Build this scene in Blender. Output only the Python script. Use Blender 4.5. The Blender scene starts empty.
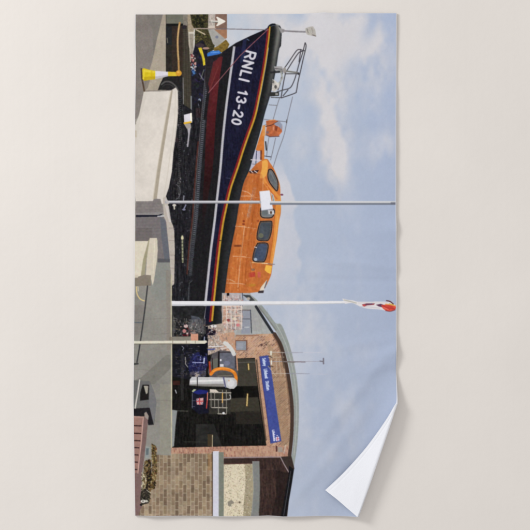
# A printed beach towel with one corner folded over, lying on a pale surface, seen from straight above.
import bpy, math, random
import numpy as np

S = 0.0029                                        # metres per picture unit (the photograph is 530 units wide)
def wx(u): return (u-265.0)*S
def wy(v): return (265.0-v)*S

scene = bpy.context.scene
# ---------------------------------------------------------------- camera
cam_d = bpy.data.cameras.new('camera'); cam = bpy.data.objects.new('camera', cam_d)
scene.collection.objects.link(cam); scene.camera = cam
CAM_H = 5.0
cam.location = (0, 0, CAM_H)
cam_d.sensor_width = 36.0
cam_d.lens = 36.0*(CAM_H-2.2*S)/(530*S)
cam_d.clip_end = 60
# ---------------------------------------------------------------- light
world = bpy.data.worlds.new('World'); scene.world = world; world.use_nodes = True
bg = world.node_tree.nodes['Background']
bg.inputs['Color'].default_value = (1.0, .98, .965, 1); bg.inputs['Strength'].default_value = AMBIENT = 0.78
def area(name, loc, aim, size, power, col):
    d = bpy.data.lights.new(name, 'AREA'); d.shape = 'DISK'; d.size = size; d.energy = power; d.color = col
    o = bpy.data.objects.new(name, d); scene.collection.objects.link(o); o.location = loc
    v = [aim[i]-loc[i] for i in range(3)]
    import mathutils
    o.rotation_euler = mathutils.Vector(v).to_track_quat('-Z', 'Y').to_euler()
    return o
EL, DIST = math.radians(34), 6.6
hx, hy = -1/math.hypot(1, .6), .6/math.hypot(1, .6)
area('studio_lamp', (hx*DIST*math.cos(EL), hy*DIST*math.cos(EL), DIST*math.sin(EL)), (0, 0, 0), 2.2, 236, (1.0, 1.0, .985))
scene.view_settings.view_transform = 'Standard'; scene.view_settings.look = 'None'
scene.view_settings.exposure = 0; scene.view_settings.gamma = 1; scene.view_settings.use_curve_mapping = False
scene.render.film_transparent = False
scene.cycles.max_bounces = 6; scene.cycles.diffuse_bounces = 4

# ---------------------------------------------------------------- materials
def new_mat(name, rough=.9, sheen=0.):
    m = bpy.data.materials.new(name); m.use_nodes = True; nt = m.node_tree
    b = nt.nodes['Principled BSDF']; b.inputs['Roughness'].default_value = rough
    b.inputs['Specular IOR Level'].default_value = .12
    if sheen: b.inputs['Sheen Weight'].default_value = sheen
    return m, nt, b
def bump_from(nt, b, parts, dist):
    """parts: (kind, scale, weight)"""
    tc = nt.nodes.new('ShaderNodeTexCoord'); acc = None
    for kind, sc, w in parts:
        if kind == 'noise':
            n = nt.nodes.new('ShaderNodeTexNoise'); n.inputs['Scale'].default_value = sc; n.inputs['Detail'].default_value = 4
            out = n.outputs[0]
        elif kind == 'voronoi':
            n = nt.nodes.new('ShaderNodeTexVoronoi'); n.inputs['Scale'].default_value = sc; out = n.outputs[0]
        else:
            n = nt.nodes.new('ShaderNodeTexWave'); n.inputs['Scale'].default_value = sc; n.bands_direction = kind
            n.inputs['Distortion'].default_value = 1.2; n.inputs['Detail Scale'].default_value = 3; out = n.outputs[1]
        nt.links.new(tc.outputs['Object'], n.inputs['Vector'])
        k = nt.nodes.new('ShaderNodeMath'); k.operation = 'MULTIPLY'; k.inputs[1].default_value = w; nt.links.new(out, k.inputs[0])
        if acc is None: acc = k.outputs[0]
        else:
            a = nt.nodes.new('ShaderNodeMath'); a.operation = 'ADD'; nt.links.new(acc, a.inputs[0]); nt.links.new(k.outputs[0], a.inputs[1]); acc = a.outputs[0]
    bp = nt.nodes.new('ShaderNodeBump'); bp.inputs['Distance'].default_value = dist; bp.inputs['Strength'].default_value = 1
    nt.links.new(acc, bp.inputs['Height']); nt.links.new(bp.outputs[0], b.inputs['Normal'])
    return tc

m_floor, nt, b = new_mat('pale_surface', .85)
tc = bump_from(nt, b, [('noise', 7, .6), ('noise', 60, .07), ('noise', 500, .012), ('X', 90, .006), ('Y', 90, .006)], .004)
n = nt.nodes.new('ShaderNodeTexNoise'); n.inputs['Scale'].default_value = 2.2; n.inputs['Detail'].default_value = 5
r = nt.nodes.new('ShaderNodeValToRGB')
FLOOR = (.702, .668, .637)
r.color_ramp.elements[0].color = tuple(c*.975 for c in FLOOR)+(1,); r.color_ramp.elements[1].color = tuple(c*1.02 for c in FLOOR)+(1,)
r.color_ramp.elements[0].position = .3; r.color_ramp.elements[1].position = .7
nt.links.new(tc.outputs['Object'], n.inputs['Vector']); nt.links.new(n.outputs[0], r.inputs[0]); nt.links.new(r.outputs[0], b.inputs['Base Color'])

m_print, nt, b = new_mat('printed_towelling', .95); b.inputs['Specular IOR Level'].default_value = .02
at = nt.nodes.new('ShaderNodeAttribute'); at.attribute_name = 'ink'
tc = bump_from(nt, b, [('noise', 40, .5), ('noise', 700, .05), ('X', 260, .035), ('Y', 260, .035)], .0016)
n = nt.nodes.new('ShaderNodeTexNoise'); n.inputs['Scale'].default_value = 420; n.inputs['Detail'].default_value = 3
mr = nt.nodes.new('ShaderNodeMapRange'); mr.inputs[3].default_value = .99; mr.inputs[4].default_value = 1.01
mr.inputs[1].default_value = .3; mr.inputs[2].default_value = .7
mx = nt.nodes.new('ShaderNodeVectorMath'); mx.operation = 'SCALE'
nt.links.new(tc.outputs['Object'], n.inputs['Vector']); nt.links.new(n.outputs[0], mr.inputs[0])
nt.links.new(at.outputs['Color'], mx.inputs[0]); nt.links.new(mr.outputs[0], mx.inputs['Scale']); nt.links.new(mx.outputs[0], b.inputs['Base Color'])

m_hem, nt, b = new_mat('hem_towelling', .95)
b.inputs['Base Color'].default_value = (.66, .67, .72, 1)
m_back, nt, b = new_mat('white_towelling', .95)
b.inputs['Base Color'].default_value = (.77, .785, .84, 1)
bump_from(nt, b, [('noise', 40, .6), ('voronoi', 520, .14), ('noise', 900, .1)], .002)

# ---------------------------------------------------------------- the surface it lies on
def mesh_obj(name, verts, faces, m, parent=None, smooth=True):
    me = bpy.data.meshes.new(name)
    verts = np.asarray(verts, np.float32); faces = np.asarray(faces, np.int32)
    me.vertices.add(len(verts)); me.vertices.foreach_set('co', verts.ravel())
    me.loops.add(faces.size); me.loops.foreach_set('vertex_index', faces.ravel())
    me.polygons.add(len(faces)); me.polygons.foreach_set('loop_start', np.arange(len(faces), dtype=np.int32)*4)
    me.update(calc_edges=True)
    me.polygons.foreach_set('use_smooth', np.full(len(faces), smooth))
    me.materials.append(m)
    o = bpy.data.objects.new(name, me); scene.collection.objects.link(o)
    if parent: o.parent = parent
    return o
fl = mesh_obj('floor', [(-8, -8, 0), (8, -8, 0), (8, 8, 0), (-8, 8, 0)], [(0, 1, 2, 3)], m_floor, None, False)
fl['kind'] = 'structure'; fl['label'] = 'plain pale warm grey surface under the towel'

# how much lamp and room light reaches the cloth at (u, v), measured on a plain grey cloth
def LIGHT(u, v):
    a, b = (u-265)/265, (v-265)/265
    return 1.0515+-0.0663*a+-0.0393*b+0.0091*a*a+0.0019*b*b+0.0231*a*b

# ---------------------------------------------------------------- the towel's printed picture
# The print is drawn as flat shapes into a colour grid and a grid of part ids (one cell = 1/3 of a
# picture unit); the grid becomes the vertices of the cloth further down.
X0, Y0, PW, PH = 134.0, 13.0, 263.0, 504.0        # print area in picture units
G = 3                                             # cloth vertices per unit
K = 6                                             # drawing cells per unit
CW, CH = int(PW*K), int(PH*K)
IMG = np.zeros((CH, CW, 3), np.float32)
PID = np.zeros((CH, CW), np.int16)
XS = (X0 + (np.arange(CW)+.5)/K).astype(np.float32)
YS = (Y0 + (np.arange(CH)+.5)/K).astype(np.float32)
PARTS = []                                        # (name, parent id, label)
CUR = [0]

def part(name, parent=None, label=None):
    PARTS.append((name, parent, label)); CUR[0] = len(PARTS)-1
    return CUR[0]
def use(i): CUR[0] = i

def vnoise(cell, seed, cellx=None):
    r = np.random.RandomState(seed); cx = cellx or cell
    nx, ny = int(PW/cx)+3, int(PH/cell)+3
    a = r.uniform(-1, 1, (ny, nx)).astype(np.float32)
    fx = (XS-X0)/cx; fy = (YS-Y0)/cell
    ix = fx.astype(int); iy = fy.astype(int)
    tx = fx-ix; ty = fy-iy
    tx = (tx*tx*(3-2*tx))[None, :]; ty = (ty*ty*(3-2*ty))[:, None]
    r0 = a[iy][:, ix]*(1-tx) + a[iy][:, ix+1]*tx
    r1 = a[iy+1][:, ix]*(1-tx) + a[iy+1][:, ix+1]*tx
    return r0*(1-ty) + r1*ty
NZ = {.7: vnoise(.7, 1), 1.6: vnoise(1.6, 2), 4: vnoise(4, 3), 12: vnoise(12, 4), 30: vnoise(30, 5)}

STREAK = vnoise(7, 61, .8)*.6+vnoise(2.2, 62, .6)*.4
BLOCK = vnoise(1.3, 63, 1.3)*.5+vnoise(.6, 64, .6)*.5
def streaks(pts, lo, hi, glint=None, thr=.55, al=.8):
    """dark machinery: near-vertical streaks of tone with small bright bits"""
    sl, m = pmask(pts)
    t = np.clip(.5+STREAK[sl]*.75+BLOCK[sl]*.35, 0, 1)[..., None]
    c = np.array(lo, np.float32)*(1-t)+np.array(hi, np.float32)*t
    put(sl, m, c, al, None, True)
    if glint is not None:
        g = np.clip((BLOCK[sl]*.6+STREAK[sl]*.5-thr)/.08, 0, 1)*m
        put(sl, g.astype(np.float32), glint, .75, None, True)

def box_of(x0, y0, x1, y1):
    a = max(0, int((x0-X0)*K)-1); b = min(CW, int((x1-X0)*K)+2)
    c = max(0, int((y0-Y0)*K)-1); d = min(CH, int((y1-Y0)*K)+2)
    return a, b, c, d

def put(sl, mask, col, al=1.0, tex=None, keep=False):
    """paint mask inside slice; col = rgb 0..255 or array, tex = [(scale, amount)]"""
    c = np.asarray(col, np.float32)/255.
    if c.ndim == 1: c = np.broadcast_to(c, mask.shape+(3,))
    if tex:
        m = 1 + .7*sum(NZ[s][sl]*a for s, a in tex)
        c = c*m[..., None]
    v = IMG[sl]
    w = (mask*al)[..., None] if mask.dtype != bool else mask[..., None]*np.float32(al)
    v[:] = v*(1-w) + c*w
    if not keep: PID[sl][mask > .5] = CUR[0]

def pmask(pts):
    p = np.array(pts, np.float32)
    a, b, c, d = box_of(p[:, 0].min(), p[:, 1].min(), p[:, 0].max(), p[:, 1].max())
    if b <= a or d <= c: return None, None
    x = XS[a:b][None, :]; y = YS[c:d][:, None]
    m = np.zeros((d-c, b-a), bool)
    for i in range(len(p)):
        (xa, ya), (xb, yb) = p[i-1], p[i]
        if ya == yb: continue
        t = (ya > y) != (yb > y)
        m ^= t & (x < (xb-xa)*(y-ya)/(yb-ya)+xa)
    return (slice(c, d), slice(a, b)), m

def poly(pts, col, al=1., tex=None, keep=False):
    sl, m = pmask(pts)
    if sl: put(sl, m, col, al, tex, keep)
def rect(x0, y0, x1, y1, col, al=1., tex=None, keep=False):
    poly([(x0, y0), (x1, y0), (x1, y1), (x0, y1)], col, al, tex, keep)
def spl(pts, n=8):
    p = np.array(pts, float); q = np.vstack([2*p[0]-p[1], p, 2*p[-1]-p[-2]]); out = []
    for i in range(1, len(q)-2):
        for t in np.arange(n)/n:
            out.append(.5*((2*q[i])+(-q[i-1]+q[i+1])*t+(2*q[i-1]-5*q[i]+4*q[i+1]-q[i+2])*t*t+(-q[i-1]+3*q[i]-3*q[i+1]+q[i+2])*t**3))
    out.append(q[-2]); return [tuple(o) for o in out]
def line(pts, w, col, al=1., tex=None, keep=False, w2=None):
    p = [(float(a), float(b)) for a, b in pts]; n = len(p)-1
    wm = max(w, w2 or w)/2+.2
    xs = [q[0] for q in p]; ys = [q[1] for q in p]
    a, b, c, d = box_of(min(xs)-wm, min(ys)-wm, max(xs)+wm, max(ys)+wm)
    if b <= a or d <= c: return
    m = np.zeros((d-c, b-a), bool)
    for i in range(n):
        (xa, ya), (xb, yb) = p[i], p[i+1]
        e, f, g, h = box_of(min(xa, xb)-wm, min(ya, yb)-wm, max(xa, xb)+wm, max(ya, yb)+wm)
        e, f, g, h = max(e, a), min(f, b), max(g, c), min(h, d)
        if f <= e or h <= g: continue
        x = XS[e:f][None, :]; y = YS[g:h][:, None]
        L = (xb-xa)**2+(yb-ya)**2+1e-9
        t = np.clip(((x-xa)*(xb-xa)+(y-ya)*(yb-ya))/L, 0, 1)
        dd = (x-xa-t*(xb-xa))**2+(y-ya-t*(yb-ya))**2
        wl = w/2 if w2 is None else (w+(w2-w)*((i+t)/n))/2
        m[g-c:h-c, e-a:f-a] |= dd < wl*wl
    put((slice(c, d), slice(a, b)), m, col, al, tex, keep)
def ell(cx, cy, rx, ry, col, al=1., tex=None, keep=False, soft=0, rot=0):
    R = max(rx, ry)*(1+soft)
    a, b, c, d = box_of(cx-R, cy-R, cx+R, cy+R)
    if b <= a or d <= c: return
    x = XS[a:b][None, :]-cx; y = YS[c:d][:, None]-cy
    cr, sr = math.cos(rot), math.sin(rot)
    q = np.sqrt(((x*cr+y*sr)/rx)**2+((-x*sr+y*cr)/ry)**2)
    if soft:
        m = np.clip((1+soft-q)/(2*soft), 0, 1); m = m*m*(3-2*m)
    else: m = q < 1
    put((slice(c, d), slice(a, b)), m, col, al, tex, keep)
def fy(pts):
    p = np.array(spl([(b, a) for a, b in pts], 6)); return lambda y: np.interp(y, p[:, 0], p[:, 1])
def between(fl, fr, y0, y1, col, al=1., tex=None, keep=False, g=None):
    """fill between two curves x(y); g = list of (t, rgb) across the width"""
    a, b, c, d = box_of(X0, y0, X0+PW, y1)
    y = YS[c:d]; l = fl(y)[:, None]; r = fr(y)[:, None]; x = XS[a:b][None, :]
    m = (x >= l) & (x < r) & (y[:, None] >= y0) & (y[:, None] < y1)
    if g is not None:
        t = np.clip((x-l)/np.maximum(r-l, 1e-3), 0, 1)
        ts = [q[0] for q in g]
        col = np.stack([np.interp(t, ts, [q[1][k] for q in g]) for k in range(3)], -1)
    put((slice(c, d), slice(a, b)), m, col, al, tex, keep)
def bricks(pts, ux, bl, bw, cols, mortar, gap, seed, tex=None, al=1., keep=False):
    """running bond inside a polygon; ux = direction of the long side, bl x bw the brick pitch"""
    sl, m = pmask(pts)
    x = XS[sl[1]][None, :]; y = YS[sl[0]][:, None]
    n = math.hypot(*ux); a, b = ux[0]/n, ux[1]/n
    u = x*a+y*b; v = -x*b+y*a
    row = np.floor(v/bw); uu = u/bl+.5*(row % 2); cell = np.floor(uu)
    fu = (uu-cell)*bl; fv = v-row*bw
    brick = (fu > gap) & (fv > gap)
    h = np.abs(np.sin(row*12.9898+cell*78.233+seed)*43758.5453) % 1
    c = np.array(cols, np.float32)[(h*len(cols)).astype(int) % len(cols)]
    c = np.where(brick[..., None], c, np.array(mortar, np.float32))
    put(sl, m, c, al, tex, keep)
def speck(pts, n, r0, r1, cols, seed, al=1., keep=True):
    sl, m = pmask(pts); rg = random.Random(seed)
    p = np.array(pts); k = 0; tries = 0
    while k < n and tries < n*6:
        tries += 1
        x = rg.uniform(p[:, 0].min(), p[:, 0].max()); y = rg.uniform(p[:, 1].min(), p[:, 1].max())
        j = int((y-Y0)*K)-sl[0].start; i = int((x-X0)*K)-sl[1].start
        if 0 <= j < m.shape[0] and 0 <= i < m.shape[1] and m[j, i]:
            ell(x, y, rg.uniform(r0, r1), rg.uniform(r0, r1)*rg.uniform(.6, 1.4), rg.choice(cols), al, None, keep, rot=rg.uniform(0, 3)); k += 1
def clutter(pts, n, ln, w, cols, seed, al=1., dirs=(0, 1.57)):
    """many short strokes: pipes, rails, straps"""
    sl, m = pmask(pts); rg = random.Random(seed); p = np.array(pts); k = 0; t = 0
    while k < n and t < n*6:
        t += 1
        x = rg.uniform(p[:, 0].min(), p[:, 0].max()); y = rg.uniform(p[:, 1].min(), p[:, 1].max())
        j = int((y-Y0)*K)-sl[0].start; i = int((x-X0)*K)-sl[1].start
        if 0 <= j < m.shape[0] and 0 <= i < m.shape[1] and m[j, i]:
            a = rg.choice(dirs)+rg.uniform(-.15, .15); L = rg.uniform(.3, 1)*ln/2
            line([(x-L*math.cos(a), y-L*math.sin(a)), (x+L*math.cos(a), y+L*math.sin(a))], rg.uniform(.6, 1)*w, rg.choice(cols), al, None, True); k += 1

def arc(cx, cy, rx, ry, a0, a1, n=14):
    return [(cx+rx*math.cos(math.radians(a0+(a1-a0)*i/n)), cy+ry*math.sin(math.radians(a0+(a1-a0)*i/n))) for i in range(n+1)]
# stroke letters: x to the right, y up, cap height 1
GL = {
 'R': (.62, [[(.06, 0), (.06, 1), (.36, 1)]+arc(.36, .74, .22, .26, 90, -90, 8)+[(.06, .48)], [(.32, .48), (.58, 0)]]),
 'N': (.66, [[(.06, 0), (.06, 1), (.56, 0), (.56, 1)]]),
 'L': (.50, [[(.06, 1), (.06, 0), (.46, 0)]]),
 'I': (.20, [[(.08, 0), (.08, 1)]]),
 '1': (.50, [[(.08, .78), (.28, 1), (.28, 0)]]),
 '3': (.60, [arc(.27, .76, .22, .24, 160, -80, 10)+arc(.27, .26, .25, .26, 80, -160, 10)]),
 '-': (.46, [[(.06, .42), (.36, .42)]]),
 '2': (.60, [arc(.28, .74, .22, .26, 165, -35, 10)+[(.06, 0), (.52, 0)]]),
 '0': (.62, [arc(.28, .5, .22, .5, 0, 360, 22)]),
 'S': (.56, [arc(.27, .75, .2, .25, 20, 270, 10)+arc(.27, .25, .22, .25, 90, -160, 10)]),
 'e': (.52, [[(.05, .34), (.44, .34)]+arc(.25, .33, .2, .33, 0, 320, 12)]),
 'l': (.2, [[(.08, 0), (.08, 1)]]), 'i': (.2, [[(.08, 0), (.08, .68)], [(.08, .88), (.08, .96)]]),
 's': (.46, [arc(.22, .51, .15, .17, 20, 270, 8)+arc(.22, .17, .17, .17, 90, -160, 8)]),
 'y': (.5, [[(.04, .68), (.24, .02)], [(.44, .68), (.16, -.28)]]),
 'f': (.34, [arc(.28, .8, .14, .2, 80, 180, 5)+[(.14, 0)], [(.0, .64), (.3, .64)]]),
 'b': (.54, [[(.06, 1), (.06, 0)], arc(.27, .33, .2, .33, 0, 360, 14)]),
 'o': (.54, [arc(.26, .33, .2, .33, 0, 360, 14)]),
 'a': (.54, [arc(.25, .33, .2, .33, 0, 360, 14), [(.45, .68), (.45, 0)]]),
 't': (.36, [[(.14, .92), (.14, .05), (.3, 0)], [(.0, .66), (.3, .66)]]),
 'n': (.54, [[(.06, 0), (.06, .68)], arc(.26, .42, .2, .25, 180, 0, 8)+[(.46, 0)]]),
 ' ': (.34, []),
}
def text(s, x, y, dx, dy, h, w, col, al=1., sx=1., gap=.14, keep=True):
    """write s from (x, y) along unit (dx, dy); the letters' tops point to (dy, -dx) = towards +x for a downward line"""
    n = math.hypot(dx, dy); dx /= n; dy /= n; ux, uy = dy, -dx; pen = 0
    for ch in s:
        adv, strokes = GL[ch]
        for st in strokes:
            line([(x+dx*(pen+px*h*sx)+ux*py*h, y+dy*(pen+px*h*sx)+uy*py*h) for px, py in st], w, col, al, None, keep)
        pen += (adv+gap)*h*sx
    return pen

def paint():
    # ------------------------------------------------ sky and clouds
    sky = part('printed_sky')
    x = XS[None, :]; y = YS[:, None]
    t = np.clip((y-14)/500, 0, 1)
    base = np.empty((CH, CW, 3), np.float32)
    u = np.clip((x-230)/165, 0, 1)
    for k, (tl, tr, bl_, br) in enumerate(((187, 168, 178, 163), (197, 181, 187, 174), (211, 207, 204, 197))):
        base[..., k] = (tl*(1-u)+tr*u)*(1-t)+(bl_*(1-u)+br*u)*t
    cl = np.array([208, 207, 212], np.float32)
    n = vnoise(26, 11, 15)*.55+vnoise(12, 12, 7)*.3+vnoise(5.5, 13, 3.6)*.15
    def blob(cx, cy, rx, ry, rot):
        c, s = math.cos(rot), math.sin(rot); a = x-cx; b = y-cy
        return np.exp(-((a*c+b*s)/rx)**2-((-a*s+b*c)/ry)**2)
    cov = (.8*blob(300, 36, 55, 30, .1)+.75*blob(345, 45, 26, 38, -.3)+.95*blob(331, 112, 17, 66, -.10)+.75*blob(334, 165, 12, 30, -.05)+.45*blob(302, 150, 10, 22, .2)+.4*blob(290, 75, 14, 30, 0)
           + .5*blob(380, 85, 24, 26, .5)+.45*blob(383, 145, 22, 14, -.4)
           + .45*blob(297, 330, 40, 60, .2)+.30*blob(325, 420, 28, 60, .1)+.4*blob(250, 40, 60, 30, 0)+.7*blob(368, 36, 30, 32, 0)+.12*blob(350, 430, 34, 60, .2))
    cov = np.clip(cov*(1+n*.95)+n*.2-.1, 0, 1)
    cov *= 1-.75*blob(371, 27, 7, 15, .4)-.4*blob(391, 62, 5, 25, 0)-.5*blob(350, 70, 10, 16, 0.6)
    cov = cov[..., None]
    base = base*(1-cov)+cl*cov
    e = np.clip(1-np.abs(x-284-(y-190)*.14)/16, 0, 1)*np.clip((y-150)/30, 0, 1)*np.clip((300-y)/40, 0, 1)
    ex = np.interp(y[:, 0], [150, 175, 190, 205, 235, 262, 290, 305], [276, 284, 290, 296, 301.5, 303, 300, 296])[:, None]+2.4*n*3
    e = np.clip((ex-x)/3.5, 0, 1)*np.clip((y-158)/25, 0, 1)*np.clip((312-y)/45, 0, 1)*np.clip(.75+n*.5, 0, 1)
    base = base*(1-.72*e[..., None])+np.array([211, 208, 213], np.float32)*.72*e[..., None]
    put((slice(0, CH), slice(0, CW)), np.ones((CH, CW), bool), base, tex=[(1.6, .006), (4, .006), (.7, .006)])

    # ------------------------------------------------ road, pavement, left edge
    part('printed_paving'); rect(130, 10, 172, 520, (150, 146, 138), tex=[(1.6, .04), (4, .04)])
    part('printed_road')
    poly([(130, 10), (165, 10), (151, 63), (143, 90), (138, 118), (130, 120)], (133, 126, 121), tex=[(.7, .05), (4, .03), (12, .07)])
    poly([(144, 10), (166, 10), (158, 42), (153, 60), (152, 30)], (112, 110, 104), .45, keep=True)
    part('printed_pavement')
    poly([(163.6, 10), (166.3, 10), (167.6, 63), (168.3, 78), (160, 92), (143, 92), (146, 79), (151.5, 62)], (168, 158, 143), tex=[(.7, .05), (4, .05), (12, .05)])
    line([(166, 12), (160, 42)], .5, (150, 140, 122), .6, keep=True)
    poly([(143, 92), (145, 80), (150, 78), (147, 88)], (120, 112, 104), .7, keep=True)
    # the dark strip behind: fence, grille, hedge
    part('printed_fence')
    rect(166, 10, 196, 120, (46, 43, 39), tex=[(1.6, .15), (4, .12)])
    rect(166.4, 10, 183.2, 23, (112, 112, 101), tex=[(4, .04)], keep=True)
    rect(166.4, 22.8, 183.2, 25.5, (28, 28, 28), keep=True)
    rect(166.4, 25.5, 172, 45, (38, 40, 42), keep=True, tex=[(1.6, .1)])
    rect(172, 25.5, 183.2, 76, (54, 45, 40), keep=True, tex=[(1.6, .16)])
    line([(167.2, 38), (167.8, 43)], .8, (120, 115, 105), keep=True)
    rect(183.2, 10, 187.6, 25, (128, 122, 112), keep=True, tex=[(1.6, .1)])
    rect(182.8, 25, 191.4, 112, (66, 61, 53), keep=True, tex=[(1.6, .08)])
    for i in range(44):
        line([(183, 26+i*2), (191.2, 26.4+i*2)], .5, (44, 41, 36), .6, keep=True)
    for xx in (184.2, 186.8, 189.2): line([(xx, 26), (xx+1.2, 111)], .4, (96, 92, 80), .5, keep=True)
    line([(183.2, 78), (183.6, 104)], .9, (140, 140, 142), .8, keep=True)
    ell(184.4, 26.5, 2.2, 2.2, (40, 36, 44), .8, keep=True)
    part('printed_rope')
    line(spl([(179.8, 22), (178.6, 30), (177.8, 40), (178, 52), (178.6, 60), (179, 71)]), 1.9, (176, 138, 88), tex=[(.7, .12)])
    line(spl([(179.2, 24), (178, 40), (178.5, 60)]), .6, (222, 198, 150), .8, keep=True)
    part('printed_cable_post')
    poly([(187.5, 25), (195.4, 28), (195, 45), (193.9, 56), (191.5, 56), (188.6, 45)], (150, 142, 130), tex=[(1.6, .1)])
    poly([(187.5, 10), (191, 10), (193.5, 26), (195, 31), (188, 32)], (160, 146, 124), tex=[(.7, .2)], keep=True)
    line([(194.4, 29), (193.8, 62)], .9, (222, 220, 214), keep=True)
    line([(189.3, 34), (190.6, 62)], .7, (196, 188, 176), keep=True)
    rect(188.6, 31.5, 194, 33.5, (205, 198, 186), keep=True)
    part('printed_hedge')
    poly([(190, 10), (209, 10), (208.5, 27), (212, 30), (215.5, 42), (214, 50), (206, 54), (196, 50), (195, 29), (192, 24)], (62, 58, 40), tex=[(.7, .4), (1.6, .4)])
    speck([(190, 12), (208, 12), (214, 44), (205, 52), (196, 46)], 260, .25, .7, [(28, 28, 24), (24, 22, 20), (92, 84, 50), (120, 108, 66), (110, 112, 60), (60, 74, 36)], 3, .8)
    speck([(194, 14), (204, 14), (204, 27), (194, 27)], 80, .5, 1.1, [(26, 27, 24), (34, 36, 26)], 4, .7)
    line([(196, 29.3), (205, 34.2)], 1.3, (190, 176, 150), keep=True)
    part('printed_roof')
    poly([(208.5, 10), (216, 10), (217, 30), (208, 29)], (178, 168, 160), tex=[(.7, .1), (1.6, .1)])
    poly([(215.6, 10), (227, 10), (227, 29.5), (215, 29)], (126, 100, 88), tex=[(1.6, .08)], keep=True)
    poly([(208, 29), (216, 30), (225.4, 39), (217, 47.5), (213, 44)], (162, 160, 156), tex=[(1.6, .06)], keep=True)
    poly([(214.5, 29.3), (227, 29.3), (227, 38), (225.3, 39)], (160, 118, 92), tex=[(1.6, .08)], keep=True)
    ell(217, 37, 1.6, 1.6, (120, 124, 142), keep=True)
    poly([(214, 48), (218, 46.2), (226, 39.5), (229.5, 44.5), (227, 50), (214, 56)], (122, 100, 48), tex=[(.7, .25), (1.6, .25)], keep=True)
    part('printed_arrow_sign')
    rect(211, 19.8, 218.5, 21.6, (206, 202, 194)); line([(209, 21.2), (218, 21.8)], .5, (90, 100, 96), keep=True)
    line([(217.2, 16.8), (224.6, 20.8), (217.2, 24.9)], 1.7, (236, 232, 224))
    poly([(216.6, 16.5), (225.4, 20.8), (216.8, 25.3), (218.3, 21)], (230, 226, 216))
    line([(210, 16), (213, 25)], .9, (212, 204, 194), .7, keep=True); rect(208.6, 25.5, 215, 28.3, (214, 204, 192), .7, keep=True)
    part('printed_bystander')
    poly([(195, 45), (203, 40), (208, 50), (207, 66), (208, 105), (192, 108), (191, 62)], (34, 33, 42), tex=[(1.6, .25)])
    speck([(196, 56), (206, 58), (206, 108), (194, 108)], 50, .5, 1.5, [(28, 30, 62), (22, 22, 26), (48, 40, 74), (44, 52, 44)], 9, .8)
    speck([(190.6, 55), (195, 55), (196.4, 66), (191, 66)], 26, .5, 1.2, [(192, 130, 118), (206, 164, 152), (150, 84, 84), (196, 176, 172), (64, 44, 50), (170, 80, 86)], 81, .9)
    speck([(191, 64), (196.4, 64), (197, 71), (192, 71)], 18, .5, 1.2, [(196, 190, 188), (150, 176, 186), (206, 206, 206), (60, 66, 90), (176, 150, 150)], 82, .9)
    speck([(191.6, 70), (196, 70), (196, 76), (191.8, 76)], 14, .5, 1.1, [(70, 112, 164), (96, 142, 188), (44, 66, 110)], 83, .9)
    ell(200, 45.5, 4.5, 2, (70, 56, 62), .8, keep=True); ell(206, 48.5, 3.5, 1.2, (196, 156, 140), .8, keep=True)
    poly([(198.2, 48), (201.7, 47.6), (205, 59), (205.5, 65), (203.4, 66), (202, 58)], (206, 186, 52), keep=True, tex=[(1.6, .15)])
    line([(201, 53), (203, 63)], .5, (90, 84, 40), .8, keep=True)
    line([(199.5, 74), (203.5, 80)], 1.2, (120, 114, 142), .7, keep=True); line([(204, 70), (201, 79)], .8, (150, 160, 140), .6, keep=True)
    ell(199.6, 100.8, 1.5, 2.2, (128, 140, 158), keep=True)
    rect(182.8, 111, 184, 116, (200, 198, 196), keep=True)
    part('printed_tarpaulin')
    poly([(207, 54), (211, 51.3), (219, 50.6), (221.3, 52.8), (219.4, 56.5), (212, 58.4), (207.5, 57.5)], (58, 112, 190), tex=[(1.6, .15)])
    line([(211, 53), (219, 52.3)], .8, (100, 152, 218), keep=True); line([(211, 56.6), (218, 56)], .7, (28, 56, 120), keep=True)

    # ------------------------------------------------ undercarriage, black
    dark = part('printed_launch_cradle')
    poly([(158, 90), (163, 78), (172, 74), (182, 76), (183, 105), (192, 110), (208, 100), (212, 60), (222, 55), (222, 330), (172, 336), (172, 262), (173.5, 246), (173.5, 227), (166, 205), (166, 198), (170, 175), (176, 135), (179, 100), (173, 90)],
         (33, 32, 35), tex=[(.7, .2), (1.6, .22), (4, .2)])
    part('printed_tyre')
    poly([(157.6, 90.3), (160, 84), (163, 78.5), (170, 75), (176, 75), (182.5, 79), (183, 104), (178.5, 104), (177.5, 92), (174, 88.5)], (38, 37, 38), tex=[(1.6, .15)])
    line(spl([(161.5, 84.5), (165, 82), (170, 82), (175, 85.5), (178.6, 92), (180, 102)]), 1.6, (94, 92, 92), .8, keep=True)
    line(spl([(162.5, 86.6), (166, 84.6), (170, 84.8), (174, 87.4), (177, 92)]), .7, (70, 68, 68), .8, keep=True)
    use(dark)
    rg = random.Random(5)
    for i in range(70):                          # tread studs and glints down the black track
        yy = 92+i*1.6; xx = 181.5-(yy-92)*.02
        ell(xx+rg.uniform(-.6, .6), yy, .4, .35, rg.choice([(92, 92, 96), (150, 150, 152), (60, 60, 64)]), .7, keep=True)
    line([(181.3, 112), (180.6, 168)], .5, (100, 104, 110), .55, keep=True)
    speck([(173, 110), (182, 110), (182, 200), (170, 200)], 60, .5, 1.8, [(26, 27, 44), (44, 42, 44), (18, 18, 20)], 21, .7)
    speck([(166, 205), (198, 205), (190, 328), (173, 328), (173, 230)], 200, .4, 2.2, [(24, 26, 40), (42, 42, 44), (16, 16, 18), (20, 20, 22)], 22, .6)
    ell(177, 140.4, 2.2, 2.6, (110, 40, 42), .85, keep=True)
    poly([(191.5, 108), (199, 100), (203.5, 104), (201, 165), (196, 169), (192, 160)], (30, 30, 34), tex=[(1.6, .2)], keep=True)
    rect(196, 108, 201, 118, (96, 40, 38), .7, keep=True)
    rect(190.7, 96, 192, 116, (150, 158, 160), .7, keep=True)
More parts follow.
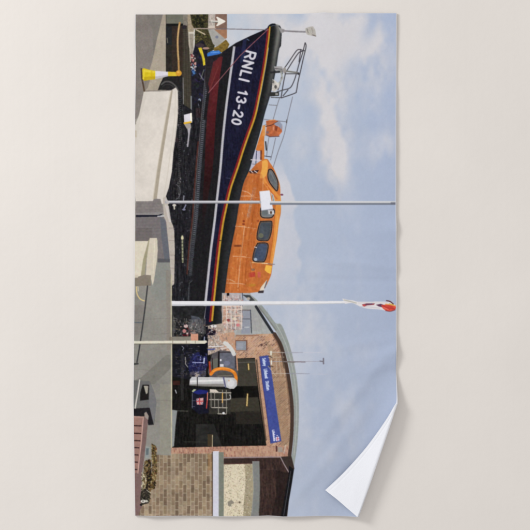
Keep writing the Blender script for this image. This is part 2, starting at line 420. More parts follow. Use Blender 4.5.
    for a, b in (((198.4, 104), (199.5, 108)), ((197, 118), (198.5, 122))): line([a, b], .8, (120, 130, 140), .7, keep=True)
    line([(196.6, 128), (195.4, 138)], 1.1, (108, 118, 116), .7, keep=True)
    line([(195, 140), (194, 160)], .6, (90, 90, 90), .6, keep=True)
    streaks([(166, 198), (178, 92), (183, 104), (192, 110), (203, 104), (199, 170), (190, 300), (173, 328), (173, 230)], (18, 18, 22), (52, 51, 56), (112, 116, 128), .50, .75)
    streaks([(172, 96), (180, 92), (183, 110), (181, 200), (173, 200), (176, 135)], (16, 16, 18), (60, 58, 60), (170, 168, 168), .46, .6)
    for i in range(60):
        yy = 92+i*1.9; xx = 180.6-(yy-92)*.012
        line([(xx-.9, yy), (xx+.6, yy+.5)], .6, (86, 86, 90), .7, keep=True)
    part('printed_bucket')
    poly([(183.9, 115), (191.8, 113), (192.4, 122.6), (184.4, 124.2)], (216, 212, 222), tex=[(1.6, .05)])
    poly([(190.2, 113.2), (191.9, 113), (192.3, 121), (190.8, 121)], (255, 250, 235), keep=True)
    poly([(183.6, 122.6), (191.5, 121.2), (191.5, 123), (184, 124.4)], (224, 176, 52), keep=True)
    poly([(184.2, 124.3), (190.6, 123.4), (191.4, 128.2), (187, 129)], (160, 152, 148), keep=True)
    part('printed_hose')
    poly([(187.5, 129), (190.8, 128), (190, 133), (188.4, 147), (187, 147), (188.3, 134)], (172, 168, 176))
    use(dark)
    line(arc(175, 192, 5.6, 7.5, -75, 80), .8, (92, 94, 100), .9, keep=True)
    line([(174.2, 205), (174.6, 209)], 1.5, (196, 190, 178), keep=True); ell(174.4, 205.3, 1.9, 1.3, (205, 200, 190), keep=True)
    line([(186, 205), (183.5, 209.8)], 1.2, (132, 136, 160), keep=True); ell(184, 209.6, 1.7, 1, (124, 124, 150), keep=True)
    line([(184, 196), (183.6, 200)], 1.4, (150, 152, 164), .8, keep=True)
    line([(182.4, 236), (182.8, 262)], 1.7, (160, 162, 130), .9, tex=[(.7, .25)], keep=True)
    ell(182.4, 238, 1.3, 2, (214, 208, 170), keep=True)
    for k in range(7): line([(181.5, 240+k*3.5), (183.6, 240+k*3.5)], .7, (50, 50, 44), .8, keep=True)
    line([(195.3, 278), (189.5, 283), (188.4, 300)], .9, (88, 92, 96), .7, keep=True)
    for xx in (176, 179.6, 193, 198, 201): line([(xx, 268), (xx-1, 330)], .5, (60, 60, 62), .55, keep=True)
    # toothed track
    tr = fy([(209.5, 40), (208, 63), (206, 90), (203.6, 116), (201.2, 145), (199.2, 169), (196.6, 205), (195.3, 222), (192.2, 248), (190.3, 275)])
    part('printed_track')
    between(lambda y: tr(y)-1.5, lambda y: tr(y)+1.7, 58, 276, (52, 53, 58), tex=[(1.6, .15)])
    for i in range(112):
        yy = 58+i*1.96; f = 1 if yy < 235 else .45
        if yy > 275: break
        c = tr(yy); line([(c-.6, yy), (c+1.3, yy+.4)], .7, (128, 132, 142), .7*f, keep=True)
    line([(float(tr(yy))-2, yy) for yy in np.arange(60, 275, 6)], .6, (126, 122, 122), .7, keep=True)
    line([(float(tr(yy))+2, yy) for yy in np.arange(60, 262, 6)], .45, (96, 104, 118), .6, keep=True)
    line([(float(tr(yy))-3.2, yy) for yy in np.arange(142, 275, 6)], 1.4, (104, 52, 42), .6, keep=True)

    # ------------------------------------------------ lifeboat
    boat = part('printed_lifeboat', None, 'printed navy lifeboat hull numbered RNLI 13-20, standing bow up')
    white = fy([(234.4, 46), (232.2, 63), (229, 86), (225.7, 112), (222.8, 140), (220.4, 169), (217, 200), (214.6, 222), (211, 250), (208.4, 275), (205.8, 300), (203.4, 320), (203, 330)])
    yel = fy([(270.2, 24), (269.2, 36), (268, 46), (265.6, 63), (263, 78), (259.8, 95), (255.2, 116), (248.6, 135), (243.4, 150), (238.4, 166), (234.6, 177), (231.2, 187), (228, 200), (225.4, 212), (223, 224), (220, 245), (217, 272), (214.6, 295), (212, 322), (211.5, 330)])
    edge = fy([(276, 20), (281.5, 29), (280.6, 42), (278.3, 54), (277, 63), (274, 80), (269.5, 98), (265, 113), (260, 133), (253.6, 155), (249.5, 170), (244, 182), (240.6, 196), (238.2, 210), (236.4, 222), (232.8, 240), (229.4, 258), (227, 275), (225, 292), (222.6, 318), (222, 330)])
    keel = fy([(222, 52), (216, 72), (211.4, 90), (208.6, 110), (207, 125), (205.4, 145), (204, 169), (201.5, 195), (199.4, 222), (195.5, 250), (193, 275), (191, 300), (189, 330)])
    between(lambda y: keel(y)-(4 if True else 0)*(y < 120), lambda y: white(y), 58, 326, (31, 30, 33), tex=[(.7, .08), (1.6, .08), (4, .05)])
    poly([(236, 43), (222, 52.5), (214, 75), (218, 90), (231, 64), (236, 50)], (32, 31, 35), keep=False, tex=[(1.6, .1)])
    use(dark); poly([(206, 57), (219, 54.5), (224, 52), (216, 64), (211, 84), (207, 92), (205, 80)], (40, 36, 40), tex=[(1.6, .2)]); use(boat)
    poly([(222, 56), (218, 58), (213, 70), (209, 92), (213, 92), (220, 70)], (92, 38, 40), tex=[(1.6, .1)])
    streaks([(228, 60), (222, 60), (205, 200), (190, 326), (202, 326), (218, 190), (229, 80)], (24, 24, 26), (38, 37, 40), None, al=.55)
    # antifouling red, fading towards the stern in the print
    red_r = fy([(223, 56), (221, 70), (218.8, 85), (217.4, 100), (215.8, 118), (214.6, 140), (212.6, 169), (207, 205), (203.5, 230)])
    for k in range(60):
        ya = 57+k*2.9; q = k/59.
        cc = [np.interp(q, [0, .3, .5, .72, 1], v) for v in ((96, 84, 64, 44, 32), (38, 34, 26, 24, 30), (42, 38, 29, 26, 32))]
        between(lambda y: keel(y)-1+4*q*q, red_r, ya, ya+2.95, cc, tex=[(1.6, .07), (4, .09)])
    between(lambda y: keel(y)-1.2, lambda y: keel(y)+1.5, 57, 118, (74, 32, 36), .6, keep=True)
    poly([(221.5, 57), (213.4, 62), (208.2, 84), (210, 92), (220, 66)], (100, 42, 44), .8, keep=True)
    line([(218.8, 66), (209, 92)], .4, (140, 72, 68), .6, keep=True)
    # navy topsides
    between(lambda y: white(y), lambda y: yel(y), 46, 324, (27, 27, 46), tex=[(.7, .06), (1.6, .08), (4, .1), (12, .14)])
    poly([(268.4, 27), (262, 30.5), (250, 36), (236, 43.2), (233, 50), (246, 64), (264, 64), (269, 40)], (27, 26, 46), tex=[(.7, .06), (1.6, .08), (4, .12)])
    streaks([(268, 29), (238, 45), (233, 56), (220, 170), (208, 290), (213, 290), (224, 205), (236, 166), (258, 95), (267, 46)], (20, 19, 32), (40, 42, 72), None, al=.5)
    poly([(268, 28), (250, 36), (236, 43), (234, 48), (246, 45), (256, 40)], (24, 24, 30), .85, keep=True)
    poly([(243, 40), (247, 38.5), (244, 62), (240, 63)], (44, 52, 92), .55, keep=True)
    line([(247, 39), (249, 40.5)], .9, (120, 140, 170), .7, keep=True)
    line([(254, 40), (252, 62)], .5, (22, 22, 40), .6, keep=True)
    line([(226, 178), (230.5, 178.4)], .6, (84, 92, 120), .6, keep=True)
    between(lambda y: white(y)-1.25, lambda y: white(y)+1.2, 46.5, 319, (176, 175, 182), tex=[(1.6, .05)], keep=True)
    between(lambda y: white(y)-.2, lambda y: white(y)+.7, 48, 319, (196, 196, 204), .7, keep=True)
    # black fender between stripe and deck edge
    fen = part('printed_fender', boat)
    poly([(267.4, 28), (269, 25.2), (272, 23), (275, 23), (278, 25.4), (282, 28.6), (281, 46), (272, 60), (268, 46)], (36, 38, 38))
    between(lambda y: yel(y)+.9, edge, 25, 327.5, None, g=[(0, (24, 28, 26)), (.25, (30, 31, 31)), (.55, (38, 39, 41)), (.8, (44, 46, 49)), (1, (36, 40, 46))], tex=[(1.6, .07), (4, .05)])
    a_, b_, c_, d_ = box_of(X0, 24, X0+PW, 116)
    yy = YS[c_:d_]; l = yel(yy)[:, None]; r = edge(yy)[:, None]; xx = XS[a_:b_][None, :]
    tt = np.clip((xx-l)/np.maximum(r-l, .1), 0, 1); mm = (xx > l+1) & (xx < r)
    fade = np.clip((112-yy)/70, 0, 1)[:, None]
    w = np.exp(-((tt-.72)/.2)**2)*(xx > l+1)*(xx < r)*fade*.85
    put((slice(c_, d_), slice(a_, b_)), w.astype(np.float32), (126, 126, 120), keep=True)
    line(spl([(267.6, 28.4), (269.2, 25.4), (272, 23.8), (275, 24.8)]), 1.3, (20, 24, 34), keep=True)
    line(spl([(271, 26.2), (273.5, 25), (277, 25.6)]), .5, (92, 98, 110), .9, keep=True)
    poly([(278, 26), (281, 28), (284.6, 29), (284, 32), (281, 33)], (150, 147, 148), keep=True)
    part('printed_stripe', boat, 'printed red and yellow stripe along the hull')
    between(lambda y: yel(y)-2.8-(y > 120)*.2, lambda y: yel(y)-.5, 28, 322, (124, 34, 38), tex=[(1.6, .08)])
    between(lambda y: yel(y)-.9, lambda y: yel(y)+.55+(y > 110)*.45, 26, 321, (190, 148, 54), tex=[(1.6, .07)])
    line([(219.2, 240.6), (222.5, 240.8)], .6, (40, 34, 34), keep=True)
    use(boat)
    text('RNLI', 246.6, 50.6, -.25, 1, 9.5, 2.15, (206, 204, 213), gap=.19, sx=1.27)
    text('13-20', 239, 89.6, -.215, 1, 8.8, 2.05, (206, 204, 213), gap=.155, sx=1.19)
    part('printed_bow_line')
    line([(268, 29), (240, 56), (208.5, 93)], .75, (150, 92, 98))

    # bow rail and light
    rail = part('printed_bow_rail', boat)
    dk = (70, 68, 74)
    for p in ([(305, 43), (302.6, 53), (299, 64), (296.6, 73), (293.6, 82), (290, 88), (283, 90.2), (277, 92)],
              [(305.3, 43), (306, 47), (303.4, 58), (301.2, 68), (298, 82), (296.4, 91), (294.8, 93.4), (281.6, 98)],
              [(304.4, 51), (299.4, 49.7), (296.4, 51), (291.5, 58), (286, 66), (282, 71)],
              [(302, 51.4), (298.6, 53), (293, 61), (288.6, 68), (286, 72)],
              [(300.8, 49.5), (299, 62)],
              [(286, 71), (283.6, 82), (281, 98)], [(282.4, 73), (280, 84), (278, 90)],
              [(288, 90), (283, 96)]):
        line(spl(p, 5), .95, dk)
    line([(270, 72.6), (281.5, 71.8)], 1.9, (44, 44, 46)); line([(276, 70), (296, 72.6), (299, 73.6)], 1.5, (118, 116, 112))
    line([(285, 74), (298.6, 73.8)], .8, (60, 58, 60), keep=True)
    line([(271, 97.6), (281.5, 97.8)], .8, (80, 78, 82)); ell(284.5, 70.5, 1.6, 3, (148, 144, 140)); ell(298.3, 73.8, 1.1, 1.3, (60, 58, 62))
    part('printed_deck_winch', boat)
    poly([(274, 66.5), (282, 66.5), (283.4, 70.5), (275, 70.5)], (160, 158, 160)); line([(275, 68.6), (282, 69.4)], .8, (90, 88, 90), keep=True)
    poly([(272.6, 79), (278, 83), (281, 80), (279, 88), (275, 92), (271.6, 91)], (196, 192, 186), tex=[(1.6, .15)])
    line([(281, 72), (282.4, 78), (279.6, 83)], 1.6, (160, 162, 158)); ell(275.6, 87, 1.3, 1.8, (86, 84, 82), keep=True)
    ell(273.2, 82, 1.2, 1.5, (110, 108, 104), keep=True)
    poly([(270, 92.4), (279, 92.2), (279, 96), (269, 96.6)], (50, 50, 48)); rect(275.4, 93.2, 278, 95.4, (150, 148, 144), keep=True)
    part('printed_bow_light', boat)
    line([(283, 30.4), (292, 31.2), (306.6, 31.8)], 1.5, (128, 124, 130)); line([(285, 30.1), (306, 31)], .5, (170, 168, 172), keep=True)
    poly([(305, 28.2), (309, 26.8), (313, 26.2), (315.4, 30.6), (316, 36.6), (311.6, 35.8), (307, 34.6), (305.6, 32)], (178, 174, 168), tex=[(.7, .12)])
    line([(307, 28.5), (308.2, 32.8)], .7, (112, 108, 106), .9, keep=True); line([(311.6, 28), (312.6, 33)], .5, (130, 126, 120), .8, keep=True)
    line([(312.6, 35), (315.6, 36.2)], 1, (120, 112, 106), keep=True)
    use(rail)
    for p in ([(279.6, 98), (277, 106), (273.6, 118), (271, 126)], [(292.6, 97), (288, 116), (284, 135), (278, 152), (273, 168)],
              [(269, 105), (277, 105.6)], [(264, 119.4), (287, 122)], [(263, 126), (273.6, 121.6)],
              [(269, 137), (267.6, 146), (266.6, 157)], [(275.6, 138), (273, 150), (270.6, 160)]):
        line(spl(p, 4), .62, (104, 100, 106), .85)
    line([(264, 156), (271, 157)], .8, (70, 70, 84)); line([(265.6, 142), (266.4, 150)], 1.4, (60, 60, 62)); line([(286.8, 120), (286.6, 123)], .9, (80, 74, 70))
    part('printed_life_raft', boat)
    poly([(266, 121), (272, 120), (279, 121), (282.2, 125), (282, 132), (278.6, 136), (270, 137), (265.6, 134), (266.6, 128)], (184, 104, 66), tex=[(1.6, .12), (4, .08)])
    line(spl([(266, 126.5), (272, 125), (278, 121.5)]), 1, (92, 60, 52), .9, keep=True)
    poly([(274, 124), (279, 121), (282.2, 124.5), (281.6, 130), (279, 127), (275.8, 126)], (150, 154, 172), keep=True, tex=[(1.6, .1)])
    poly([(275, 125.5), (278, 126.5), (276.4, 132), (274.8, 130)], (118, 54, 36), .8, keep=True)
    line([(269, 120.4), (275, 120)], .7, (238, 160, 96), .9, keep=True); ell(273.4, 128.5, .7, 2, (214, 146, 116), .9, keep=True)
    line([(266, 135), (270, 136.8), (279, 136.4)], 1, (90, 60, 62), .8, keep=True)
    ell(267.4, 132.6, 1.4, 1.4, (120, 100, 110), .8, keep=True)

    # ------------------------------------------------ cabin
    cab = part('printed_cabin', boat, 'printed orange superstructure with dark windows')
    OR = (191, 110, 58)
    poly([(263, 127), (264.8, 125), (264.2, 140), (264.4, 160), (263, 170), (256, 170), (257.4, 156), (256.4, 150), (255.6, 150), (259, 139)], (202, 120, 58), tex=[(1.6, .07)])
    rect(262.4, 125.5, 265.4, 136, (216, 150, 84), .8, keep=True)
    poly([(255, 150.5), (261.4, 151), (260, 166), (258, 170), (249.6, 172), (253, 158)], (186, 184, 200), tex=[(1.6, .05)])
    line([(256.6, 151), (255.6, 168)], .8, (60, 66, 92), keep=True); line([(252, 164), (256, 164.6)], .6, (120, 120, 130), keep=True)
    poly([(260.4, 150.4), (262, 150.4), (261.6, 168), (260, 168)], (110, 62, 48), keep=True)
    line([(251, 159.8), (264, 160.6)], .9, (214, 208, 212), keep=True)
    out = spl([(262, 160), (267, 159), (270, 163), (274, 169), (278, 179), (280, 186), (280.4, 195), (281, 205), (280.6, 214), (279, 222), (277, 238), (274.6, 252), (272.4, 266), (271, 275), (268, 282), (265, 288), (262, 291)], 5)
    ly = [(float(edge(v)), v) for v in np.arange(292, 170, -6)]
    poly(out+[(258, 292), (246, 293.4), (236, 293), (224.6, 293)]+ly+[(251, 170), (256, 164)], OR, tex=[(1.6, .07), (4, .07)])
    poly(spl([(262, 161), (267, 160), (268, 166), (266, 176), (260, 178), (262, 168)], 4), (232, 172, 84), .9, keep=True)
    poly(spl([(264, 176), (268, 184), (276, 192), (279.6, 196), (280, 188), (277.6, 180), (280.2, 192), (281, 205), (280, 214), (277, 236), (273, 262), (270, 262), (273, 238), (274.4, 222), (275.4, 212), (275, 200), (268, 190), (262, 182)], 3), (226, 154, 72), .75, keep=True)
    line([(274.8, 216), (272.8, 240), (269.4, 262)], .7, (176, 96, 40), .8, keep=True)
    line([(277.6, 216), (275.4, 240), (272, 264)], .6, (246, 180, 104), .7, keep=True)
    line([(266, 184), (272, 193), (277, 199)], 1.4, (190, 92, 52), .7, keep=True)
    poly([(249, 171), (259, 170), (256.5, 174), (250, 173.5)], (52, 34, 38), keep=True)
    line([(251, 171), (253, 173)], .9, (220, 210, 214), keep=True); line([(254.5, 171), (257, 172.6)], .9, (220, 210, 214), keep=True)
    line([(254, 175), (260, 174.5)], .7, (124, 60, 34), .8, keep=True)
    line([(263.4, 176), (262.6, 190)], 1, (214, 176, 130), .5, keep=True)
    # deck lines along the boat
    for pts, w, c, al in (([(259, 176), (256, 200), (252, 222), (247.4, 252), (245, 284)], 1.0, (150, 74, 34), .8), ([(255.6, 180), (252.6, 192)], .6, (226, 170, 120), .5),
                       ([(258, 200), (256, 216), (252.6, 240), (250, 262), (248, 290)], .7, (222, 146, 84), .6), ([(249, 216), (246, 232), (243, 262), (241.4, 290)], .8, (164, 84, 38), .7),
                       ([(243, 194), (239, 216), (235, 236)], .7, (224, 140, 76), .5), ([(254.6, 206), (252, 222)], 1.6, (120, 58, 36), .6)):
        line(spl(pts, 5), w, c, al, keep=True)
    # lettering band on the cabin side
    lb = [(254.6, 188), (252.6, 198), (250.4, 208), (248.4, 217)]
    line(spl(lb, 5), 3.2, (176, 150, 140), .5, keep=True)
    for k in range(15):
        q = k/14.; cx = 254.8-q*6.4; cy = 188.5+q*27.5
        line([(cx-1.4, cy-.3), (cx+1.3, cy+.4)], .6, (150, 146, 156) if k % 3 else (196, 192, 198), .9, keep=True)
        line([(cx-(1.3 if k % 2 else -1.2), cy-.6), (cx-(1.5 if k % 2 else -1), cy+1)], .6, (168, 164, 172), .85, keep=True)
    for pts in ([(242.4, 190.8), (248, 192.4), (251.6, 195.6), (255, 197.4), (260, 198)], [(241.2, 196.2), (247, 196), (252, 196.4)], [(235.6, 226.2), (246, 227.2), (256, 228.8)],
                [(244.6, 226), (243, 240), (241, 256), (239, 276), (238, 287)], [(233, 256.2), (242, 256.6), (250.4, 257.8)], [(227.2, 279.2), (231, 280), (234.6, 281.8)], [(227, 283), (240, 283.6), (246, 284.6)]):
        line(spl(pts, 5), .85, (226, 196, 172), .95, keep=True)
    rect(233.5, 244.9, 241.6, 246.9, (76, 34, 26), keep=True)
    for p in ((243.6, 221.4), (243.4, 224.4), (257.6, 221)): rect(p[0]-1, p[1]-1, p[0]+1.2, p[1]+.8, (92, 26, 26), keep=True)
    line([(250.6, 262), (251.4, 267.4)], 1, (198, 190, 186), keep=True); ell(253, 269.6, 2, 1.3, (112, 96, 92), keep=True)
    line([(252, 262.4), (268, 263.6)], .9, (240, 214, 170), keep=True); line([(268, 263.8), (274.6, 264.4)], .7, (116, 112, 120))
    poly([(248.6, 272.6), (255, 272), (255.4, 276.6), (248.6, 277.6)], (172, 44, 52), keep=True); rect(257.6, 272, 260.6, 277.5, (196, 92, 90), .8, keep=True)
    poly([(266, 265), (272, 266), (270.6, 274), (267, 272.4), (264.6, 270)], (238, 184, 78), keep=True)
    ell(250.6, 285, 5.5, 1.6, (176, 132, 48), .6, keep=True)
    poly([(261, 287), (267, 279.6), (266, 286), (263, 291), (259, 291.6)], (216, 206, 190), keep=True); poly([(258.6, 290.8), (264, 290.4), (263.4, 293), (258, 293)], (60, 52, 56), keep=True)
    line([(266.8, 281.5), (264.6, 288)], .9, (80, 84, 104), keep=True)
    ell(281.8, 194.8, 1.6, .9, (120, 72, 92))
    rg = random.Random(12)
    between(lambda y: edge(y), lambda y: edge(y)+3.2, 176, 292, (150, 80, 44), .45, keep=True)
    poly([(254, 178), (259, 176), (262, 190), (258, 220), (252, 262), (248, 291), (242.6, 291), (247, 250), (251, 215)], (160, 80, 38), .55, keep=True, tex=[(1.6, .08)])
    for k in range(9):
        line(spl([(253-k*1.9, 200+k*7), (250-k*1.7, 216+k*7), (247.6-k*1.5, 228+k*7)], 4), .45, rg.choice([(232, 170, 112), (140, 68, 32), (150, 80, 40)]), .6, keep=True)
    for k in range(46):
        yy = rg.uniform(176, 290); xx = float(edge(yy))+rg.uniform(2, 24)
        line([(xx, yy), (xx+rg.uniform(-1.2, 1.2), yy+rg.uniform(.4, 2.2))], rg.uniform(.35, .7), rg.choice([(120, 58, 30), (228, 176, 130), (100, 50, 36), (236, 204, 176), (158, 78, 36)]), .7, keep=True)
    streaks([(251, 172), (262, 174), (268, 190), (262, 262), (248, 291), (226, 292), (236, 226)], (172, 92, 42), (216, 132, 72), None, al=.4)
    # windows
    def pane(pts, fill, glint=None, lab=None):
        part('printed_window', boat, lab)
        poly_c = pts; q = pts+[pts[0]]; poly(pts, fill, tex=[(1.6, .06), (4, .06)]); line(q, 1.9, (214, 140, 78), .5, keep=True); line(q, 1.1, (34, 34, 42), .95); sl_, m_ = pmask([(a*.86+sum(t[0] for t in poly_c)/len(poly_c)*.14, b*.86+sum(t[1] for t in poly_c)/len(poly_c)*.14) for a, b in poly_c]); put(sl_, m_, np.array([c*1.25 for c in fill], np.float32), .35, [(4, .25), (1.6, .12)])
        if glint: ell(*glint, keep=True)
    pane(spl([(268.6, 170), (270.6, 169.2), (273.4, 171.8), (277.4, 180), (278, 186), (277, 191), (274, 188.4), (269.4, 182), (267.8, 176), (268.6, 170)], 3)[:-1], (92, 96, 100), None, 'printed slanting windscreen of the cabin')
    line([(270.6, 172), (275.4, 182)], .8, (140, 144, 146), .5, keep=True)
    pane(spl([(260.8, 208), (272, 208.6), (274.4, 211), (273.4, 215.6), (270.6, 217.8), (262.6, 217.6), (260.4, 214), (260.8, 208)], 3)[:-1], (104, 110, 114), None, 'printed side window half hidden by the white box')
    pane(spl([(260.4, 221.6), (270, 221.2), (271.9, 223), (271.2, 232), (269, 239), (266, 240.8), (258.6, 240.2), (257, 236.6), (258.6, 227), (260.4, 221.6)], 3)[:-1], (66, 72, 80), (261, 235.6, 2.6, 2.4, (112, 114, 92), .8), 'printed middle side window of the cabin')
    pane(spl([(257.8, 243.2), (265.8, 243), (268.2, 245.6), (267, 254), (264.8, 260.6), (262, 262), (254.8, 261.4), (252.8, 258.6), (254.8, 249), (257.8, 243.2)], 3)[:-1], (62, 72, 92), (255.6, 259.4, 1.6, 1.6, (170, 184, 202), .9), 'printed hindmost side window of the cabin')
    line([(254.6, 247), (256.6, 247.6)], .8, (224, 220, 224), keep=True)
    part('printed_equipment_box', boat)
    poly([(270, 192), (273.6, 195), (275.4, 203), (273, 205), (271.6, 196)], (190, 186, 178), tex=[(.7, .1)]); line([(272.4, 195), (274, 203)], .6, (120, 124, 130), keep=True)
    poly([(268, 210), (274, 210.6), (274.4, 214.6), (268.6, 214.2)], (196, 196, 200)); ell(271, 212.6, 1, 1.6, (90, 70, 60), keep=True)
    poly([(259.4, 191.4), (269.6, 190.4), (273, 209), (261.2, 210.8)], (224, 225, 234), tex=[(1.6, .015)]); line([(259.6, 192), (261.4, 210.4)], .6, (178, 180, 194), .8, keep=True); line([(261.4, 210.6), (273, 209)], .7, (150, 152, 166), .9, keep=True)

    # ------------------------------------------------ boathouse
    house = part('printed_boathouse', None, 'printed brick boathouse with a curved roof and dark doorway')
    # gutter / roof edge arch
    part('printed_gutter', house)
    poly(spl([(251, 295), (258, 301), (268, 313), (275.6, 323), (280.6, 324), (284.4, 331), (290.4, 348), (295, 368), (298.2, 392), (298.8, 415), (297.8, 436), (296.2, 452), (293.8, 467)], 5)+spl([(289.6, 466), (292.8, 448), (294, 425), (293.2, 400), (290.6, 375), (286, 355), (279, 337), (272, 326), (262, 312), (250, 304)], 5), (146, 152, 149), tex=[(1.6, .03)])
    line(spl([(276, 324), (282.4, 336), (288.4, 352), (293.6, 375), (296.2, 400), (296.4, 425), (294, 455)], 5), .7, (186, 190, 186), .7, keep=True)
    part('printed_cladding', house)
    poly([(222, 293), (250, 293), (256, 303), (273.5, 333), (273, 336), (236, 338), (222, 338)], (166, 168, 168), tex=[(1.6, .04)])
    poly([(236, 334), (246, 300), (262, 312), (262, 330)], (158, 158, 156), .6, keep=True)
    poly([(226, 293), (248, 293.4), (254, 300), (250, 303), (226, 303)], (170, 176, 190), .8, tex=[(1.6, .1)], keep=True)
    for k in range(5): line([(247+k*5, 308), (252+k*5, 334)], .35, (140, 142, 140), .45, keep=True)
    poly([(242, 294.6), (250, 295), (254.8, 300.6), (250, 301), (247, 298)], (66, 68, 70), keep=True); ell(248.4, 298.6, 1.8, 1.4, (176, 166, 154), keep=True)
    line([(242.4, 293), (243, 300)], .8, (70, 74, 84), .9, keep=True)
    line([(256, 306.5), (273.2, 333.5)], 2.6, (44, 46, 52), keep=True); line([(259, 307), (276, 330)], 1.3, (120, 120, 118), .8, keep=True)
    part('printed_upper_window', house)
    rect(241.4, 310, 250.4, 333.6, (146, 150, 162)); line([(241, 310), (250.6, 310.2)], .9, (104, 96, 98)); line([(250.5, 310), (251.6, 333)], .9, (66, 70, 80)); line([(242, 318.8), (251, 319)], .8, (92, 94, 102), keep=True)
    line([(242, 318.8), (242, 327), (251, 327.4)], .5, (110, 112, 118), .8, keep=True); ell(247, 327.2, 3, .6, (206, 206, 212), .7, keep=True)
    use(house); wall = house
    face = [(205, 335), (222, 326), (224, 304), (228, 304), (230, 330), (236, 336.4), (258, 334), (274, 333.6), (279.6, 343), (285.4, 362), (289.4, 385), (291.6, 405), (292.2, 425), (291, 445), (288.4, 458.6), (171, 459), (171, 446), (205, 446)]
    bricks(face, (1, -.85), 4.4, 1.7, [(184, 140, 114), (160, 120, 98), (198, 158, 132), (172, 128, 100), (140, 106, 90), (188, 144, 112)], (192, 166, 146), .45, 3, tex=[(1.6, .05), (4, .04)])
    poly([(265.5, 340), (285, 362), (291, 405), (290, 445), (281, 446), (270, 356)], (150, 128, 104), .5, keep=True)
    for k in range(52):
        yy = 356+k*1.75; line([(268+(yy-356)*.14, yy+6), (282+(yy-356)*.08, yy-6)], .5, (128, 100, 80), .5, keep=True)
    poly([(246, 352), (252, 356), (262, 338), (256, 334)], (196, 166, 146), .4, keep=True)
    poly([(231, 334.6), (259, 334.6), (259, 336), (231, 336.4)], (150, 110, 88), .8, keep=True)
    ell(261.6, 344.8, 1.1, 1.3, (96, 72, 66), keep=True); ell(266.4, 344.6, .6, 1, (92, 74, 70), keep=True); line([(262, 343), (266, 344)], .4, (120, 96, 86), keep=True)
    # dark edge below the gutter
    line(spl([(274.6, 334), (280.6, 345), (286, 364), (290, 388), (292, 410), (291.6, 435), (289.4, 457)], 5), 3.6, (70, 55, 48), keep=True)
    line(spl([(272.6, 335), (278.4, 346), (284, 366), (287.6, 388), (289.6, 412)], 5), 1.2, (112, 84, 68), .6, keep=True)
    # sandy brick between door and sign
    poly([(255.4, 358), (259.6, 356.4), (264, 381), (271, 432), (271.4, 445), (265.6, 446), (259.4, 400)], (182, 144, 120), .6, tex=[(1.6, .06)], keep=True)
    # lower band, vertical courses
    bricks([(171, 446.4), (184, 445.6), (213, 446), (265, 445.6), (288, 446), (288, 458.6), (224, 458.6), (224, 454), (171, 454.6)], (.12, 1), 3.6, 1.7, [(176, 128, 108), (160, 112, 94), (188, 146, 122), (150, 106, 92)], (180, 152, 134), .4, 8, tex=[(1.6, .05)], keep=True)
    poly([(236, 448), (270, 446), (284, 447), (280, 456), (236, 457)], (184, 154, 130), .35, keep=True)
    part('printed_wall_lamp', house)
    line([(276.6, 446.4), (276.6, 451)], 1.5, (82, 52, 48)); poly([(277.6, 446.6), (282, 447), (283, 452), (278, 452)], (158, 146, 136)); line([(285.4, 445), (284, 453)], .9, (200, 190, 178), .8, keep=True)
    part('printed_small_window', house)
    rect(235.4, 340, 247.4, 350.8, (120, 84, 70)); rect(236, 341, 246.2, 350, (140, 144, 154), tex=[(1.6, .06)], keep=True); rect(237, 343, 243.4, 348, (158, 162, 172), .7, keep=True); line([(235.4, 350.8), (247.6, 350.8)], .7, (176, 150, 138), keep=True)
    door = part('printed_doorway', house, 'printed dark open doorway of the boathouse')
    poly([(172, 330), (205, 330), (214, 352), (236, 358.4), (255, 357.8), (257.4, 381), (261.4, 412), (266.4, 445.4), (172, 447.4)], (23, 22, 20), tex=[(1.6, .12), (4, .1)])
    streaks([(173, 384), (240, 384), (262, 424), (266, 444), (174, 445)], (13, 13, 13), (40, 39, 37), (92, 88, 80), .66, .7)
    poly([(237, 359), (255, 359), (257.4, 386), (237, 386)], (64, 61, 54), keep=True, tex=[(1.6, .05)]); line([(237, 362.4), (255, 362)], .9, (88, 88, 82), keep=True)
    poly([(226, 386.4), (236, 386), (243, 387), (243, 397), (232, 398)], (14, 14, 13), keep=True)
    poly([(229, 398.4), (258, 397), (260.4, 411), (226, 412)], (58, 55, 47), keep=True, tex=[(1.6, .06)])
    for k in range(4): line([(230, 400+k*3), (259, 399.6+k*3)], .4, (66, 63, 52), .7, keep=True)
    line([(235, 412.6), (260, 411.6)], .5, (92, 84, 70), .7, keep=True)
    poly([(236, 412), (260.4, 412), (262.4, 424), (236, 424)], (42, 39, 35), keep=True)
    line([(256.6, 360), (259, 385), (262.4, 412), (266, 440)], 1.4, (70, 58, 48), .8, keep=True)
    poly([(196, 424), (214, 424), (222, 446), (196, 447)], (46, 46, 45), .8, keep=True, tex=[(4, .2)])
    poly([(207.6, 434), (212.6, 434), (212.6, 446), (207.6, 446)], (66, 56, 42), keep=True); line([(212.6, 435), (212.4, 446.6)], .7, (196, 180, 148), keep=True)
    line([(184, 441.6), (206, 442)], .6, (62, 62, 56), .8, keep=True); line([(173, 410.6), (188, 411)], .6, (116, 114, 108), .8, keep=True)
    poly([(172, 409.6), (177.4, 410.4), (175.6, 426), (174.2, 446), (171.8, 447)], (138, 142, 142), keep=True)
    for a, b in (((248.4, 364), (248.8, 369.4)), ((247.6, 394), (246.9, 405.6))):
        part('printed_ceiling_lamp', house); line([a, b], 2.8, (80, 62, 26), .45, keep=True); line([a, b], 1.15, (222, 196, 132))
    # sign board
    part('printed_sign', house, 'printed blue sign board with white lettering')
    poly([(259.4, 356.4), (268.6, 355.2), (272.4, 378), (275.6, 402), (281.4, 441), (270.4, 443.6), (266.4, 412), (262, 381)], (66, 78, 146), tex=[(1.6, .04), (4, .05)])
    line([(259.6, 357), (262.4, 381), (266.6, 412), (270.6, 443)], .6, (58, 48, 96), .8, keep=True)
